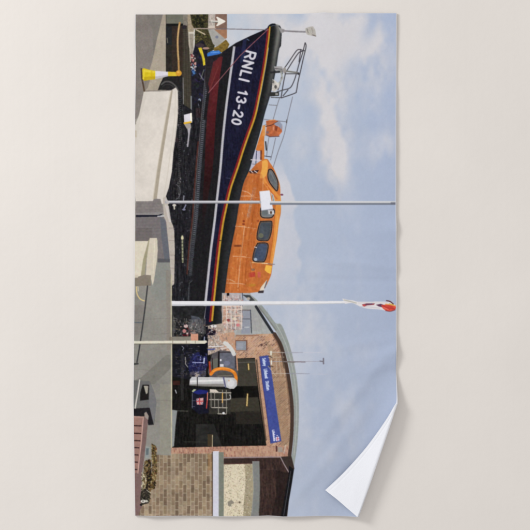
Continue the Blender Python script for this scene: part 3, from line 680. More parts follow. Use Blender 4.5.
    text('Selsey', 262.4, 358.2, .135, 1, 3.1, .62, (208, 220, 240), gap=.1, sx=.78)
    text('Lifeboat', 263.9, 369.2, .135, 1, 3.1, .62, (208, 220, 240), gap=.1, sx=.72)
    text('Station', 265.6, 381.2, .135, 1, 3.1, .62, (208, 220, 240), gap=.1, sx=.8)
    text('Lifeboats', 272.2, 430, .135, 1, 2.0, .6, (222, 224, 240), gap=.1, sx=1.15)
    poly([(275.6, 437), (279, 436.4), (279.4, 440.4), (276, 441)], (216, 214, 232), keep=True)
    line([(277.4, 436.8), (277.8, 440.6)], .6, (170, 60, 80), .9, keep=True); line([(275.8, 439), (279.2, 438.4)], .5, (170, 60, 80), .9, keep=True)
    ell(277.2, 435.4, .8, .5, (224, 224, 240), .9, keep=True)
    # aerials
    def aerial(segs, lab=None):
        part('printed_aerial', house, lab)
        for p, w, c in segs: line(p, w, c)
    aerial([([(283, 352.6), (303.6, 352.4)], .6, (152, 152, 164)), ([(268, 352), (284, 352.5)], .6, (190, 184, 176)), ([(303, 352.4), (322, 352.4)], .4, (196, 196, 208))])
    aerial([([(269, 361.4), (324, 361.2)], .6, (154, 152, 162)), ([(284, 361.8), (295, 362)], 1, (110, 100, 96)), ([(295, 361.8), (305, 362)], 1, (134, 128, 136)), ([(323.3, 358.4), (323.4, 363.6)], 1.4, (116, 112, 124)), ([(320, 361), (323, 361.4)], 1.2, (120, 118, 128))], 'printed longest aerial with a cross bar at its tip')
    aerial([([(272, 373.6), (286, 373.4)], .7, (186, 172, 156)), ([(286, 373.4), (309.6, 373.6)], .6, (146, 146, 160)), ([(309, 373.8), (328, 374)], .4, (190, 192, 206))])
    use(wall)
    for p in ([(271, 352), (271.4, 362)], [(268, 357.4), (284, 357)], [(276, 356), (277, 374)], [(282, 352), (285, 376)], [(279, 359), (281, 376)], [(268, 366), (276, 376)]):
        line(p, .55, (196, 180, 160), .8, keep=True)
    for p in ([(271, 351.5), (271, 354.6)], [(271.4, 361), (271.4, 364)]): line(p, 1.6, (220, 218, 206), keep=True)
    for p in ([(268.6, 356), (272, 357.4)], [(269, 366), (273, 366.6)], [(281.4, 353), (284, 368)]): line(p, 1, (70, 58, 52), .8, keep=True)

    # ------------------------------------------------ tractor, crew and gear below the stern
    tra = part('printed_tractor')
    poly([(172, 329), (222, 327), (222, 336), (216, 342), (207, 352), (207, 378), (190, 380), (172, 376)], (28, 28, 34), tex=[(1.6, .25), (4, .15)])
    poly([(206, 326), (230, 322), (236, 336), (232, 346), (206, 356)], (176, 160, 148), tex=[(1.6, .14), (4, .08)])
    poly([(218, 334), (234, 332), (236, 352), (226, 350)], (192, 148, 120), .8, keep=True)
    clutter([(208, 330), (228, 330), (228, 352), (208, 356)], 190, 2.6, .6, [(226, 220, 214), (120, 110, 108), (90, 84, 90), (206, 170, 150), (140, 120, 110)], 31, .8)
    poly([(192, 355), (198, 352), (207, 354), (208, 366), (200, 376), (190, 374), (188, 366)], (34, 36, 76), tex=[(1.6, .25)], keep=True)
    clutter([(176, 345), (206, 345), (206, 376), (176, 376)], 300, 2.6, .55, [(22, 22, 26), (36, 38, 74), (84, 86, 104), (52, 52, 58), (20, 20, 22), (110, 100, 96)], 32, .75)
    line([(192, 362.2), (203, 362.6)], .9, (160, 166, 204), keep=True); line([(204.4, 358), (204, 363)], 1.2, (206, 214, 236), keep=True); line([(200.5, 357), (200.3, 360)], .9, (170, 176, 210), keep=True)
    line(spl([(192, 362), (196, 356), (203, 355), (206, 358)], 5), 1, (52, 54, 110), keep=True)
    line([(185.4, 357), (185.6, 364), (188, 367)], .8, (150, 146, 142), keep=True); line([(182, 346), (184, 348), (182.6, 350)], .8, (130, 134, 150), .8, keep=True)
    poly([(199, 330), (208, 326), (208, 356), (200, 356)], (16, 17, 26), tex=[(1.6, .2)], keep=True); line([(204.6, 337), (204.2, 342)], 1.1, (150, 156, 180), keep=True)
    poly([(190, 372), (206, 370), (206, 376), (190, 377)], (96, 90, 90), .6, keep=True, tex=[(1.6, .2)])
    for xx in (181.4, 183): line([(xx, 354), (xx, 400)], .6, (84, 84, 84), .7, keep=True)
    ell(197, 374.6, 2.5, 2.2, (160, 150, 142), keep=True)
    part('printed_stern_gear')
    poly([(172.4, 306), (206, 306), (203, 326), (208, 330), (199, 342), (172, 338)], (38, 38, 40), tex=[(1.6, .3), (4, .2)])
    poly([(173, 313), (176, 324), (174, 336), (172.6, 336)], (88, 88, 84), .8, keep=True)
    poly([(191, 315.4), (199, 317), (203, 322), (199, 326), (192, 322)], (76, 80, 90), keep=True, tex=[(1.6, .15)])
    poly([(188, 322), (202, 324), (201, 332), (190, 333)], (96, 98, 100), .8, keep=True, tex=[(.7, .3), (1.6, .25)])
    clutter([(174, 318), (206, 320), (204, 336), (174, 336)], 190, 2.4, .55, [(150, 148, 146), (60, 60, 64), (24, 24, 26), (104, 104, 110), (116, 96, 70)], 33, .8)
    ell(186, 326, 2.2, 1.8, (196, 170, 170), keep=True); ell(184.4, 331, 1.8, 2, (180, 120, 120), keep=True)
    line(arc(185.4, 331.5, 4.4, 3.8, 120, -60), 1.6, (74, 22, 28), keep=True); ell(187.4, 333.6, 1, 1, (205, 180, 180), keep=True)
    ell(213.6, 326, 3.2, 1.5, (220, 216, 214), keep=True); ell(211, 332, 5, 3.4, (32, 26, 36), keep=True); line([(207, 335), (214, 328)], 1, (96, 88, 100), keep=True)
    ell(193.5, 333.4, 3, 1.8, (206, 186, 174), keep=True)
    poly([(191, 333.6), (198.4, 333), (198.4, 341), (190.6, 341.4)], (206, 150, 126), keep=True, tex=[(1.6, .08)])
    streaks([(190, 320), (206, 318), (206, 334), (188, 334)], (50, 50, 54), (130, 128, 128), (186, 182, 180), .6, .6)
    speck([(180, 322), (208, 322), (208, 340), (180, 338)], 46, .25, .6, [(190, 170, 162), (30, 28, 32), (180, 120, 110), (70, 66, 70), (230, 224, 220), (60, 30, 34)], 71, .85)
    speck([(207, 326), (216, 325), (216, 340), (207, 342)], 30, .3, .8, [(206, 200, 196), (36, 34, 44), (30, 28, 36), (120, 110, 120)], 72, .85)
    speck([(188, 354), (208, 352), (208, 376), (188, 376)], 90, .25, .8, [(20, 22, 46), (60, 66, 120), (14, 14, 22), (110, 116, 150), (40, 44, 96)], 73, .8)
    speck([(207, 328), (236, 330), (236, 350), (207, 352)], 90, .3, .9, [(206, 196, 186), (150, 128, 116), (206, 160, 134), (110, 100, 100), (180, 140, 120)], 74, .7)
    # scaffold of white and pink rails in front of the cladding
    part('printed_scaffold')
    poly([(223, 294), (241, 294), (243, 318), (241, 330), (226, 330), (221, 310)], (186, 160, 148), .5, tex=[(1.6, .1)])
    rg = random.Random(77)
    clutter([(223, 296), (243, 296), (242, 330), (224, 330)], 330, 3, .55, [(230, 216, 208), (206, 150, 126), (196, 190, 196), (120, 112, 118), (92, 84, 90), (220, 176, 152), (176, 96, 90), (214, 206, 200)], 34, .85)
    for yy in (306, 309.4, 316, 322.6): line([(223, yy), (242, yy+rg.uniform(-.6, .6))], .8, (226, 200, 184), .9, keep=True)
    for xx in (226.6, 231, 235, 241.4): line([(xx, 305), (xx+.4, 329)], .8, (222, 214, 208), .9, keep=True)
    ell(234.6, 318.6, 2, 1.6, (228, 212, 186), .7, keep=True); ell(228.4, 320, 1.6, 1.2, (136, 62, 62), .9, keep=True); ell(238, 325, 1.8, 1.6, (206, 120, 124), .8, keep=True)
    rect(226.8, 293, 229.4, 295.6, (26, 24, 28), keep=True)
    # inflatable boat with orange tube and white float
    part('printed_inshore_boat', None, 'printed small orange and grey boat standing in the doorway')
    poly([(212, 354), (220, 350), (236, 352), (238, 362), (238, 384), (212, 384), (208, 372)], (86, 82, 86), tex=[(1.6, .15)])
    poly([(219.4, 352.4), (233, 352.8), (235.6, 360), (235, 368.6), (220, 367)], (100, 102, 114), tex=[(1.6, .1)], keep=True)
    line([(219, 352), (218.6, 367)], 1.6, (28, 26, 28), keep=True); line([(220, 352.4), (232, 352.2), (235.6, 357), (235.4, 368)], .9, (52, 46, 52), .9, keep=True)
    poly([(210.6, 362), (213.6, 359), (218, 358), (218, 366), (213, 369)], (104, 108, 98), .8, keep=True); line([(212.2, 358), (213, 372)], 1, (46, 36, 36), keep=True)
    ell(220.8, 360, .8, 1.2, (232, 232, 240), keep=True); rect(220, 364, 223.6, 366.6, (212, 208, 214), keep=True); ell(227, 363, 3, 2.4, (122, 124, 146), .8, keep=True)
    line([(209.6, 362), (210.4, 373)], 1.8, (168, 64, 44), keep=True)
    line(spl([(211, 374), (215, 370), (221, 368.6), (228, 369.4), (233.6, 372), (236, 377), (235.6, 384)], 6), 3.2, (220, 128, 44), tex=[(1.6, .08)])
    line(spl([(213, 371.6), (221, 368), (229, 368.6), (234, 371.6)], 6), .9, (244, 164, 78), .9, keep=True)
    line([(236.6, 355), (237.6, 370)], 1.1, (206, 150, 116), keep=True)
    poly(spl([(216.6, 376), (219, 373), (225, 371.8), (231, 373.4), (233.4, 376.6)], 4), (84, 80, 74), keep=True); line([(217, 376), (232, 375.4)], .7, (124, 118, 108), keep=True)
    line([(221, 348.4), (229, 347.6)], 1.2, (206, 196, 190), keep=True)
    line(spl([(225, 343), (229, 346), (232, 350), (234, 354)], 5), 4, (206, 206, 204), keep=True)
    line([(208, 349.6), (215, 349)], 1, (60, 70, 140), keep=True); line([(209, 346.6), (224, 346)], .8, (224, 222, 226), keep=True)
    part('printed_float_tube')
    poly([(190, 379.4), (192, 376.6), (234, 377.6), (237, 380.6), (237, 385.6), (234, 388.6), (230, 388.8), (224, 386.4), (189.4, 385)], (192, 192, 194), tex=[(1.6, .04)])
    poly([(190, 380.4), (225, 379.2), (225, 381.2), (190, 382)], (232, 231, 230), .8, keep=True)
    poly([(189.4, 384), (224, 383.6), (224, 387), (205, 386.6), (189.4, 385.4)], (120, 116, 112), .75, keep=True)
    line([(197.4, 377), (197.4, 385.6)], .9, (40, 38, 40), keep=True); line([(223.6, 377.6), (225.6, 387)], 1.4, (92, 92, 124), keep=True); ell(231, 383, 3.6, 3.6, (216, 216, 220), .8, keep=True)
    ell(229, 380.6, .7, .7, (200, 150, 110), .9, keep=True)
    part('printed_stretcher_cage')
    rect(209.4, 389, 230.6, 414, (56, 54, 50), .85, tex=[(1.6, .2)])
    for yy, x0_, x1_ in ((392.4, 210, 231), (399.4, 209.6, 227), (407.4, 212, 227), (413.6, 218, 226)): line([(x0_, yy), (x1_, yy+.3)], .95, (176, 170, 160), keep=True, tex=[(.7, .2)])
    for xx, y0_, y1_ in ((211, 390, 407), (218.4, 399, 414), (226.4, 390, 413.6), (230.6, 392, 399), (214.6, 392, 407), (222.6, 390, 408)): line([(xx, y0_), (xx+.2, y1_)], .75, (150, 146, 136), .9, keep=True)
    poly([(210, 389), (216, 389.4), (219, 392), (210, 392)], (206, 196, 184), keep=True)
    line([(222.6, 393), (222.4, 402.6)], 1, (222, 176, 104), keep=True); ell(223.6, 413, 1.3, 1.1, (226, 224, 230), keep=True); line(arc(228.5, 397, 2.2, 2.4, -60, 120), 1, (176, 174, 170), keep=True)
    part('printed_equipment_bag')
    poly([(192, 390), (195, 388), (208.6, 389), (208.6, 413), (199, 414), (191.6, 408)], (26, 26, 40), tex=[(1.6, .2)])
    poly([(192, 392), (200, 389.4), (208, 390.6), (207.4, 393.4), (198, 394.4)], (34, 40, 108), keep=True); poly([(191.8, 391), (194, 389), (196.6, 389.4), (193, 392.4)], (170, 176, 140), keep=True)
    for xx in (192.4,): line([(xx, 393), (xx, 408)], .5, (140, 144, 150), .8, keep=True)
    line([(192, 400.6), (195.6, 400.6)], .5, (110, 114, 130), .8, keep=True); line([(192, 406.6), (195, 406.4)], .5, (110, 114, 130), .8, keep=True)
    poly([(196.4, 398.6), (203.6, 397.6), (203, 404.4), (197, 404.6)], (206, 164, 164), keep=True)
    line([(199.6, 398), (200, 404.6)], 1, (178, 60, 70), keep=True); line([(196.6, 401.4), (203.4, 401)], 1, (178, 70, 76), keep=True)
    line([(197, 399), (198.6, 400.4)], .5, (60, 60, 110), .8, keep=True); line([(201.6, 402.4), (203, 404)], .5, (60, 60, 110), .8, keep=True)
    line([(207.6, 393), (207.4, 399), (206.6, 408)], 1.1, (186, 70, 62), keep=True); line([(207.9, 392), (207.7, 400)], .5, (226, 180, 150), keep=True)
    use(door)
    line([(175.5, 390), (176.5, 393)], 1, (170, 172, 178), keep=True); rect(173, 380.6, 180, 385, (80, 40, 34), .6, keep=True)

    # ------------------------------------------------ pale concrete wall, step, yard (left)
    cw = part('printed_concrete_wall')
    WL = (218, 211, 203)
    poly([(143, 91.4), (171.6, 90.2), (176, 87.6), (178, 91), (178.4, 104), (178, 117), (176.2, 135), (173.6, 152), (172, 172), (169, 188), (166, 196.6), (166.4, 204), (135, 204), (132, 180), (132, 130), (138, 116)], WL, tex=[(.7, .012), (1.6, .02), (4, .025), (12, .035), (30, .035)])
    poly([(143, 91.4), (147, 91), (140, 118), (137, 135), (134, 150), (134, 125), (138.4, 114)], (202, 196, 186), .5, keep=True)
    poly([(171.4, 91), (173, 90), (169, 117), (160.6, 170), (156.6, 200), (153, 200), (157.4, 170), (166.4, 117)], (168, 158, 142), keep=True, tex=[(1.6, .04)])
    line([(170.8, 92), (166, 117), (157, 170), (152.6, 199)], .6, (196, 186, 168), .8, keep=True)
    line([(143, 91.2), (160, 91), (171.5, 90.4)], .9, (120, 112, 106), .85, keep=True)
    line([(175.6, 92), (175, 118), (171, 150), (168, 172), (163.6, 199)], .7, (198, 190, 176), .6, keep=True)
    line([(177.8, 100), (177.4, 117), (175.4, 136), (172.8, 152)], .8, (186, 178, 166), .5, keep=True)
    line([(134.6, 121), (134.8, 124)], 1, (150, 142, 134), .8, keep=True); line([(135, 131), (135.2, 137)], .9, (176, 160, 136), .8, keep=True)
    part('printed_ledge')
    poly([(163, 198), (166.2, 196.4), (168, 201), (169.6, 218), (173.4, 226), (174.4, 232), (175, 250), (174.4, 284), (172, 286), (172, 330), (166, 330), (166, 262), (164.6, 222)], (186, 177, 168), tex=[(1.6, .03), (4, .03)])
    for yy in (228, 240.5, 255, 268, 281): line([(169, yy), (174.6, yy+.2)], .5, (140, 132, 124), .8, keep=True)
    poly([(165, 205), (169, 206), (171.4, 222), (169, 222)], (206, 200, 196), .8, keep=True)
    yard = part('printed_concrete_yard')
    poly([(132, 262), (157, 262), (170, 262), (171.4, 280), (171.4, 456), (156, 456), (132, 430)], (139, 137, 131), tex=[(.7, .02), (4, .03), (12, .05), (30, .06)])
    poly([(156, 262), (169.4, 262), (170, 300), (156, 300), (150, 290)], (136, 140, 136), .6, keep=True)
    poly([(170.6, 355), (166, 355), (142, 377), (134, 381), (134, 384), (155, 384), (171, 368)], (112, 110, 104), .6, keep=True, tex=[(4, .06)])
    poly([(134, 305), (146, 305), (142, 335), (134, 335)], (126, 120, 116), .5, keep=True); poly([(166, 270), (171, 270), (171, 350), (167, 350)], (136, 126, 116), .5, keep=True)
    poly([(160, 384), (171, 384), (171, 454), (160, 454)], (150, 147, 133), .5, keep=True, tex=[(4, .04)])
    for a, b in (((134, 320), (171, 318)), ((134, 369), (160, 371)), ((156, 400), (171, 400.6)), ((150, 335), (171, 333))): line([a, b], .4, (112, 108, 102), .55, keep=True)
    line([(134.4, 322.4), (141.4, 322.6)], .9, (84, 94, 104), .9, keep=True)
    part('printed_step')
    poly([(135, 201.4), (152.4, 201.2), (154, 198.8), (160.4, 199), (162.4, 206), (163.8, 214.6), (135, 215.6)], (128, 122, 121), tex=[(1.6, .04), (4, .04)])
    for k in range(4): line([(136, 204+k*3), (161, 203.4+k*3)], .4, (112, 107, 108), .6, keep=True)
    poly([(135, 213), (163.6, 212), (163.8, 214.8), (135, 215.4)], (146, 142, 142), .7, keep=True)
    poly([(135, 215), (158, 215), (163.4, 213.6), (159, 217), (135, 217.4)], (34, 36, 46), keep=True)
    line([(157.6, 216.4), (164, 216)], 1, (204, 206, 212), keep=True)
    poly([(135, 217.2), (164, 216.6), (166.4, 222), (168.8, 246), (170.2, 262), (157.4, 262), (157.6, 240), (148, 241), (135, 241)], (119, 113, 114), tex=[(1.6, .04), (4, .04)])
    poly([(135, 228), (152, 228), (152, 241), (135, 241)], (108, 101, 100), .6, keep=True, tex=[(4, .05)])
    for k in range(7): line([(136, 219+k*3.2), (160, 218.6+k*3.2)], .45, (98, 94, 96), .6, keep=True)
    poly([(160, 217), (165.6, 220), (168.6, 246), (170, 261.4), (164.8, 262), (161.6, 238)], (98, 102, 112), .85, keep=True)
    poly([(157.6, 258.4), (170, 259), (170, 262.6), (157.6, 262.4)], (84, 84, 90), .8, keep=True)
    part('printed_stone_block')
    poly([(132, 241.2), (148.4, 241), (144, 275), (140, 280), (137, 278), (132, 278)], (216, 208, 190), tex=[(4, .03)])
    poly([(148, 240.6), (149.6, 238.6), (146, 260), (143.6, 281), (139.8, 281), (142.6, 260)], (160, 154, 128), keep=True, tex=[(4, .03)])
    poly([(149.4, 238), (157, 238), (157.8, 250), (156.6, 262), (154, 280), (152.6, 285.6), (151, 279), (145.6, 276), (146.6, 258)], (208, 199, 182), tex=[(4, .03)])
    line([(154.6, 240), (153, 274)], .8, (226, 218, 200), .7, keep=True)
    poly([(134.6, 277.6), (144, 274.8), (150.8, 275.2), (151, 285.6), (134.6, 286)], (131, 122, 110), tex=[(1.6, .04)]); rect(134.6, 275, 137.6, 277.6, (206, 196, 178), keep=True)
    part('printed_edge_strip')
    line([(171.6, 275), (171.4, 300), (171.6, 340), (171.6, 400), (171.6, 447)], 1.3, (186, 180, 156), tex=[(4, .1)])
    part('printed_mooring_rope')
    line(spl([(136, 287), (136.6, 293), (138.4, 297), (141, 299.6), (144.2, 300.8)], 5), 1.2, (212, 190, 138)); line(spl([(137.6, 286.5), (138, 291)], 4), .8, (226, 214, 180), .8)
    part('printed_handrail')
    line([(147.4, 286), (145, 308), (142.4, 328), (140, 345), (137.2, 362)], 1.35, (62, 62, 64)); line([(134.8, 364), (138, 363.6)], 1.8, (64, 62, 62))

    # traffic cone
    cone = part('printed_traffic_cone', None, 'printed yellow and white traffic cone')
    line([(140, 69), (140.6, 78), (142.4, 86), (143.4, 91)], 1.7, (84, 68, 56), tex=[(1.6, .1)])
    poly([(141, 69.4), (142.4, 68.2), (147, 69.6), (155, 71.1), (155, 79.3), (147.4, 80.3), (143, 81), (141.4, 79)], (216, 192, 40), tex=[(1.6, .05)])
    poly([(142, 77), (155, 76.4), (155, 79.3), (147.4, 80.3), (143, 81)], (176, 148, 30), .6, keep=True)
    line([(143, 70), (142.6, 79)], .8, (238, 220, 90), .7, keep=True)
    poly([(143, 69.6), (155, 71.4), (155, 73), (143, 72)], (236, 216, 84), .6, keep=True); poly([(150, 70.6), (152, 70.8), (152, 79.8), (150, 80)], (190, 160, 34), .4, keep=True)
    poly([(154.8, 71), (168.4, 71.9), (168.4, 76.3), (154.8, 79.4)], (218, 214, 224)); poly([(155, 76.6), (168.4, 75), (168.4, 76.4), (155, 79.3)], (176, 172, 178), .7, keep=True)
    poly([(168.2, 71.8), (177, 72.2), (177, 76.4), (168.2, 76.3)], (214, 186, 56)); ell(178.8, 73.4, 3, 3, (206, 150, 54)); ell(178.4, 72.4, 1.3, 1, (236, 186, 96), .8, keep=True)

    # ------------------------------------------------ lower left: opening, bench, plants, brick wall
    part('printed_dark_opening')
    poly([(132, 380), (150, 381), (154.6, 392), (156.8, 402), (154.4, 424), (150, 410), (149, 408), (132, 408)], (104, 104, 103), tex=[(1.6, .04)])
    poly([(150, 383), (154, 390), (156.6, 400), (155.4, 414), (153.4, 424), (149.4, 408)], (118, 118, 121), .8, keep=True)
    poly([(143, 384.6), (149.4, 384.6), (149, 399.6), (140.4, 400.6), (140.8, 392)], (30, 28, 28)); poly([(144, 385.6), (148.6, 385.8), (148, 393), (146.4, 394.2)], (162, 158, 146), keep=True)
    poly([(134, 408.4), (150, 407.6), (151.4, 414), (154, 424.6), (148.6, 425), (147, 418), (134, 415.6)], (34, 32, 35), tex=[(1.6, .1)])
    part('printed_white_pole')
    line([(140, 380), (138, 394), (135.6, 408)], 1.3, (204, 200, 194))
    part('printed_bench')
    poly([(132, 415.8), (144.4, 416.2), (146.4, 413), (148.4, 415), (148, 424), (147, 434), (144.6, 455), (141.4, 475), (141, 490), (144, 502), (143, 517), (132, 517), (132, 480)], (122, 99, 96), tex=[(1.6, .04), (4, .05)])
    poly([(132, 416.6), (144, 417), (143, 424), (140.4, 447), (137.6, 472), (132, 474)], (152, 118, 109), keep=True, tex=[(1.6, .05)])
    poly([(144.6, 413), (146.6, 411.6), (149, 416), (148.4, 420), (145, 417)], (150, 140, 132), keep=True)
    line([(134, 416.6), (144, 417)], .9, (196, 160, 148), .8, keep=True); line([(143.6, 418), (141.6, 440), (138.8, 462), (137.4, 473)], .9, (206, 168, 158), .9, keep=True)
    for yy, xr in ((425.4, 142), (433, 141.6), (440.2, 140.8), (447.2, 139.6), (454.4, 138.6), (461.6, 137.8), (469, 137)):
        line([(132, yy), (xr-.6, yy+.4)], 1.1, (52, 34, 34), keep=True)
    part('printed_brick_wall')
    bw_ = [(156, 454.6), (171, 455.2), (171, 453.6), (213.4, 453.2), (213.4, 518), (137, 518), (142, 505), (150, 490)]
    bricks(bw_, (0, 1), 8.8, 3.9, [(144, 124, 103), (130, 111, 92), (154, 136, 113), (116, 99, 82), (149, 132, 112), (136, 118, 96)], (168, 154, 134), .7, 5, tex=[(.7, .05), (1.6, .06), (4, .07), (12, .05)])
    poly([(208, 454), (212.6, 454), (212.6, 470), (208, 470)], (160, 120, 78), .5, keep=True)
    line([(212.4, 452), (212.8, 517)], 1, (78, 66, 58), .9, keep=True)
    part('printed_notice')
    poly([(145.4, 446), (150, 446.6), (149.2, 458.2), (144.6, 457.6)], (146, 152, 150)); poly([(146.2, 448), (149, 448), (148.4, 454.6), (145.8, 454.6)], (96, 108, 112), keep=True)
    plant_cols = [(58, 46, 34), (34, 28, 24), (112, 92, 58), (150, 132, 92), (96, 84, 44), (176, 160, 124), (110, 74, 44), (80, 72, 38)]
    for q, s, n_ in (([(151.6, 443), (156.4, 446), (156.8, 470), (155, 488), (150.6, 490), (152, 466)], 41, 170), ([(144.4, 461), (150.6, 459), (151.6, 480), (149.4, 501), (141.4, 500), (142.6, 478)], 42, 260)):
        part('printed_plant'); poly(q, (104, 86, 60), .95, tex=[(.7, .3), (1.6, .3)]); speck(q, n_, .35, 1.1, plant_cols, s, .85)
    speck([(147, 459), (152, 461), (150, 489), (146, 489)], 60, .5, 1.2, [(34, 28, 24), (26, 22, 20), (60, 40, 30)], 43, .85)
    speck([(141, 472), (146, 472), (146, 490), (141, 490)], 60, .4, .9, [(190, 178, 148), (206, 196, 170), (70, 60, 44)], 44, .85)
    part('printed_planter')
    poly([(140.6, 491), (147, 488), (150, 494), (148.6, 503.6), (141, 505.6), (139.4, 499)], (50, 46, 40), tex=[(.7, .4)])
    speck([(141, 489), (150, 489), (150, 503), (141, 503)], 50, .3, .7, [(130, 124, 104), (26, 24, 22), (90, 86, 70)], 45, .85)
    line([(146.6, 490.4), (150.6, 493)], .7, (190, 184, 168), keep=True)
    ell(142.6, 501.8, 2.6, 1.7, (206, 202, 194), keep=True); ell(142.4, 501.6, .8, .6, (60, 56, 54), keep=True); ell(146, 501.6, 1.6, 1.2, (190, 186, 176), keep=True); ell(140.4, 505.4, 1.4, 1.2, (34, 32, 32), keep=True)

    # ------------------------------------------------ lower right group
    gp = part('printed_gate_post')
    rect(213, 451, 218.9, 518, (204, 205, 217), tex=[(4, .01)]); rect(218.8, 452, 223.8, 518, (120, 124, 114), tex=[(1.6, .04)]); line([(218.8, 453), (218.8, 517)], .4, (160, 162, 160), keep=True)
    line([(214, 451.4), (219, 451.2)], .6, (228, 228, 236), keep=True)
    part('printed_roughcast_panel')
    rect(223.8, 459, 252.6, 465.4, (82, 58, 52), tex=[(1.6, .1)])
    poly([(223.8, 464.4), (252.6, 463.6), (253.4, 490), (252, 518), (223.8, 518)], (212, 202, 178), tex=[(.7, .05), (1.6, .05)], keep=False)
    poly([(245, 464), (253, 463.8), (253.6, 490), (251.8, 518), (243.2, 518), (244, 500), (245.6, 485)], (152, 142, 118), .85, tex=[(1.6, .06)], keep=True)
    speck([(224, 464.5), (252, 464), (252, 517), (224, 517)], 620, .18, .5, [(150, 132, 104), (120, 104, 84), (232, 226, 206), (176, 160, 128), (96, 84, 70)], 51, .7)
    poly([(227.6, 502), (231.6, 500), (234.6, 503), (231, 505), (232, 507), (228, 506)], (140, 134, 122), keep=True); ell(239.6, 502.6, 1.2, 1.1, (112, 100, 84), keep=True)
    part('printed_garage')
    poly([(224, 458.2), (281, 457.4), (287, 466), (293.6, 469), (290, 490), (287, 518), (258, 518), (258, 465), (252, 463), (224, 463)], (56, 43, 40), tex=[(1.6, .1), (4, .1)])
    for k in range(14):
        x_ = 252+k*2.1
        line([(x_, 459), (x_+5, 496)], .5, (96, 66, 58) if k % 2 else (38, 28, 28), .5, keep=True)
    poly([(260, 470), (272, 466), (278, 500), (262, 500)], (70, 50, 44), .25, keep=True)
    line([(224, 457.4), (280.4, 456.8), (284, 464), (289, 472.4)], 1.1, (150, 134, 138), keep=True); line([(260, 469.4), (276, 469.2)], .7, (92, 72, 66), .7, keep=True)
    poly([(289, 465.6), (294, 469), (291.4, 486), (286, 518), (280.6, 518), (284.6, 496), (288.4, 475)], (24, 24, 27), keep=True)
    line([(290.6, 471), (288.4, 486), (283.6, 516)], .6, (82, 84, 88), .9, keep=True); line([(292.6, 472), (286, 514)], .5, (60, 62, 66), .7, keep=True)
    poly([(280, 456.6), (291.4, 456), (294.4, 468.4), (290, 474), (285, 465)], (58, 48, 45))
    streaks([(261, 461), (282, 462), (288, 474), (284, 490), (280, 518), (261, 518)], (36, 28, 28), (84, 64, 58), None, al=.6)
    poly([(276, 470), (289, 473), (283, 516), (272, 516), (276, 495)], (24, 20, 21), .45, keep=True)
    line([(224, 457.4), (280.4, 456.8), (284, 464), (289, 472.4)], 1.1, (150, 134, 138), keep=True)
    poly([(289, 465.6), (294, 469), (291.4, 486), (286, 518), (280.6, 518), (284.6, 496), (288.4, 475)], (24, 24, 27), keep=True)
    line([(290.6, 471), (288.4, 486), (283.6, 516)], .6, (82, 84, 88), .9, keep=True)
    part('printed_curved_post')
    between(fy([(252.2, 458), (252.8, 475), (253.4, 488), (252.4, 503), (250.8, 518)]), fy([(259.2, 458), (259.8, 475), (260.2, 488), (260, 503), (258.8, 518)]), 461, 518, (126, 128, 126), tex=[(4, .03)])
    line([(252.6, 461), (253.6, 488), (252, 514)], .5, (160, 162, 158), .7, keep=True); line([(259.6, 461.4), (260.2, 488), (259, 514)], .6, (64, 58, 54), .8, keep=True)

    # ------------------------------------------------ poles and flag, over everything
    part('printed_wire', None, 'printed thin wire crossing to the bow')
    line([(193, 28.2), (226, 28.6), (268, 29.6)], .8, (112, 104, 110)); line([(193, 28), (216, 28)], .7, (190, 170, 156), keep=True); line([(283, 30), (300, 31)], .4, (150, 146, 150), keep=True)
    part('printed_metal_pole', None, 'printed grey metal pole above the boat')
    line([(166.6, 202.2), (259.6, 202.2)], 3.1, (168, 168, 174)); line([(168, 201.6), (259, 201.6)], 1.1, (206, 206, 212), keep=True); line([(170, 203.3), (259, 203.3)], .7, (110, 110, 118), .9, keep=True)
    line([(166, 199.6), (168.4, 203)], 2.2, (190, 186, 186)); 
    rect(270, 201.2, 397.5, 204.8, (196, 198, 202)); rect(270, 203.2, 397.5, 204.9, (112, 118, 132), keep=True); rect(270, 201.2, 392, 202, (214, 214, 216), .8, keep=True); rect(391.6, 202.4, 397.5, 204.9, (106, 108, 122), .8, keep=True)
    part('printed_flagpole', None, 'printed white flagpole crossing the stern')
    poly([(171.6, 300.9), (235, 301.2), (300, 301.2), (348, 301), (348, 303.4), (300, 304.6), (235, 305.6), (172, 306)], (226, 226, 230), tex=[(1.6, .02)])
    poly([(172, 304.4), (235, 304.2), (300, 303.8), (348, 302.8), (348, 303.4), (300, 304.7), (235, 305.6), (172, 306)], (184, 186, 192), .8, keep=True)
    part('printed_short_pole')
    poly([(172, 336.6), (191, 336.4), (191, 342), (172, 342)], (132, 128, 118), tex=[(1.6, .06)], keep=True)
    poly([(134, 341), (206.4, 340.4), (207.4, 342), (205, 343.6), (134, 343.6)], (216, 212, 196)); line([(134.6, 343.9), (190, 343.7)], .8, (110, 104, 92), .8, keep=True)
    for xx in (172.4, 186, 195): rect(xx, 340.4, xx+.8, 343.4, (150, 140, 124), .8, keep=True)
    ell(171, 338.6, 1.8, 2, (120, 108, 98), .7, keep=True)
    part('printed_flag', None, 'printed furled white, red and navy flag at the pole end')
    poly(spl([(342, 298.4), (348, 299.8), (353, 300.4), (358, 301.6), (372, 301.6), (386, 301.6), (392, 303), (395.6, 304.6)], 4)+spl([(395.6, 309.6), (390, 311.2), (386, 310.6), (380, 309.4), (368, 308.6), (361, 307), (357, 305), (352, 303), (345, 303.8)], 4), (222, 218, 220))
    line(spl([(344, 300), (350, 301.4), (356, 303)], 5), 1.2, (176, 176, 166), .8, keep=True)
    poly([(361.6, 304.4), (366, 303.4), (375, 303.4), (374, 304.8), (367, 305.4), (364, 306.6)], (150, 76, 84), keep=True); line([(365.6, 304.2), (372, 303.8)], .9, (74, 60, 96), .9, keep=True); ell(363.8, 305.4, 1.5, .8, (196, 82, 80), keep=True)
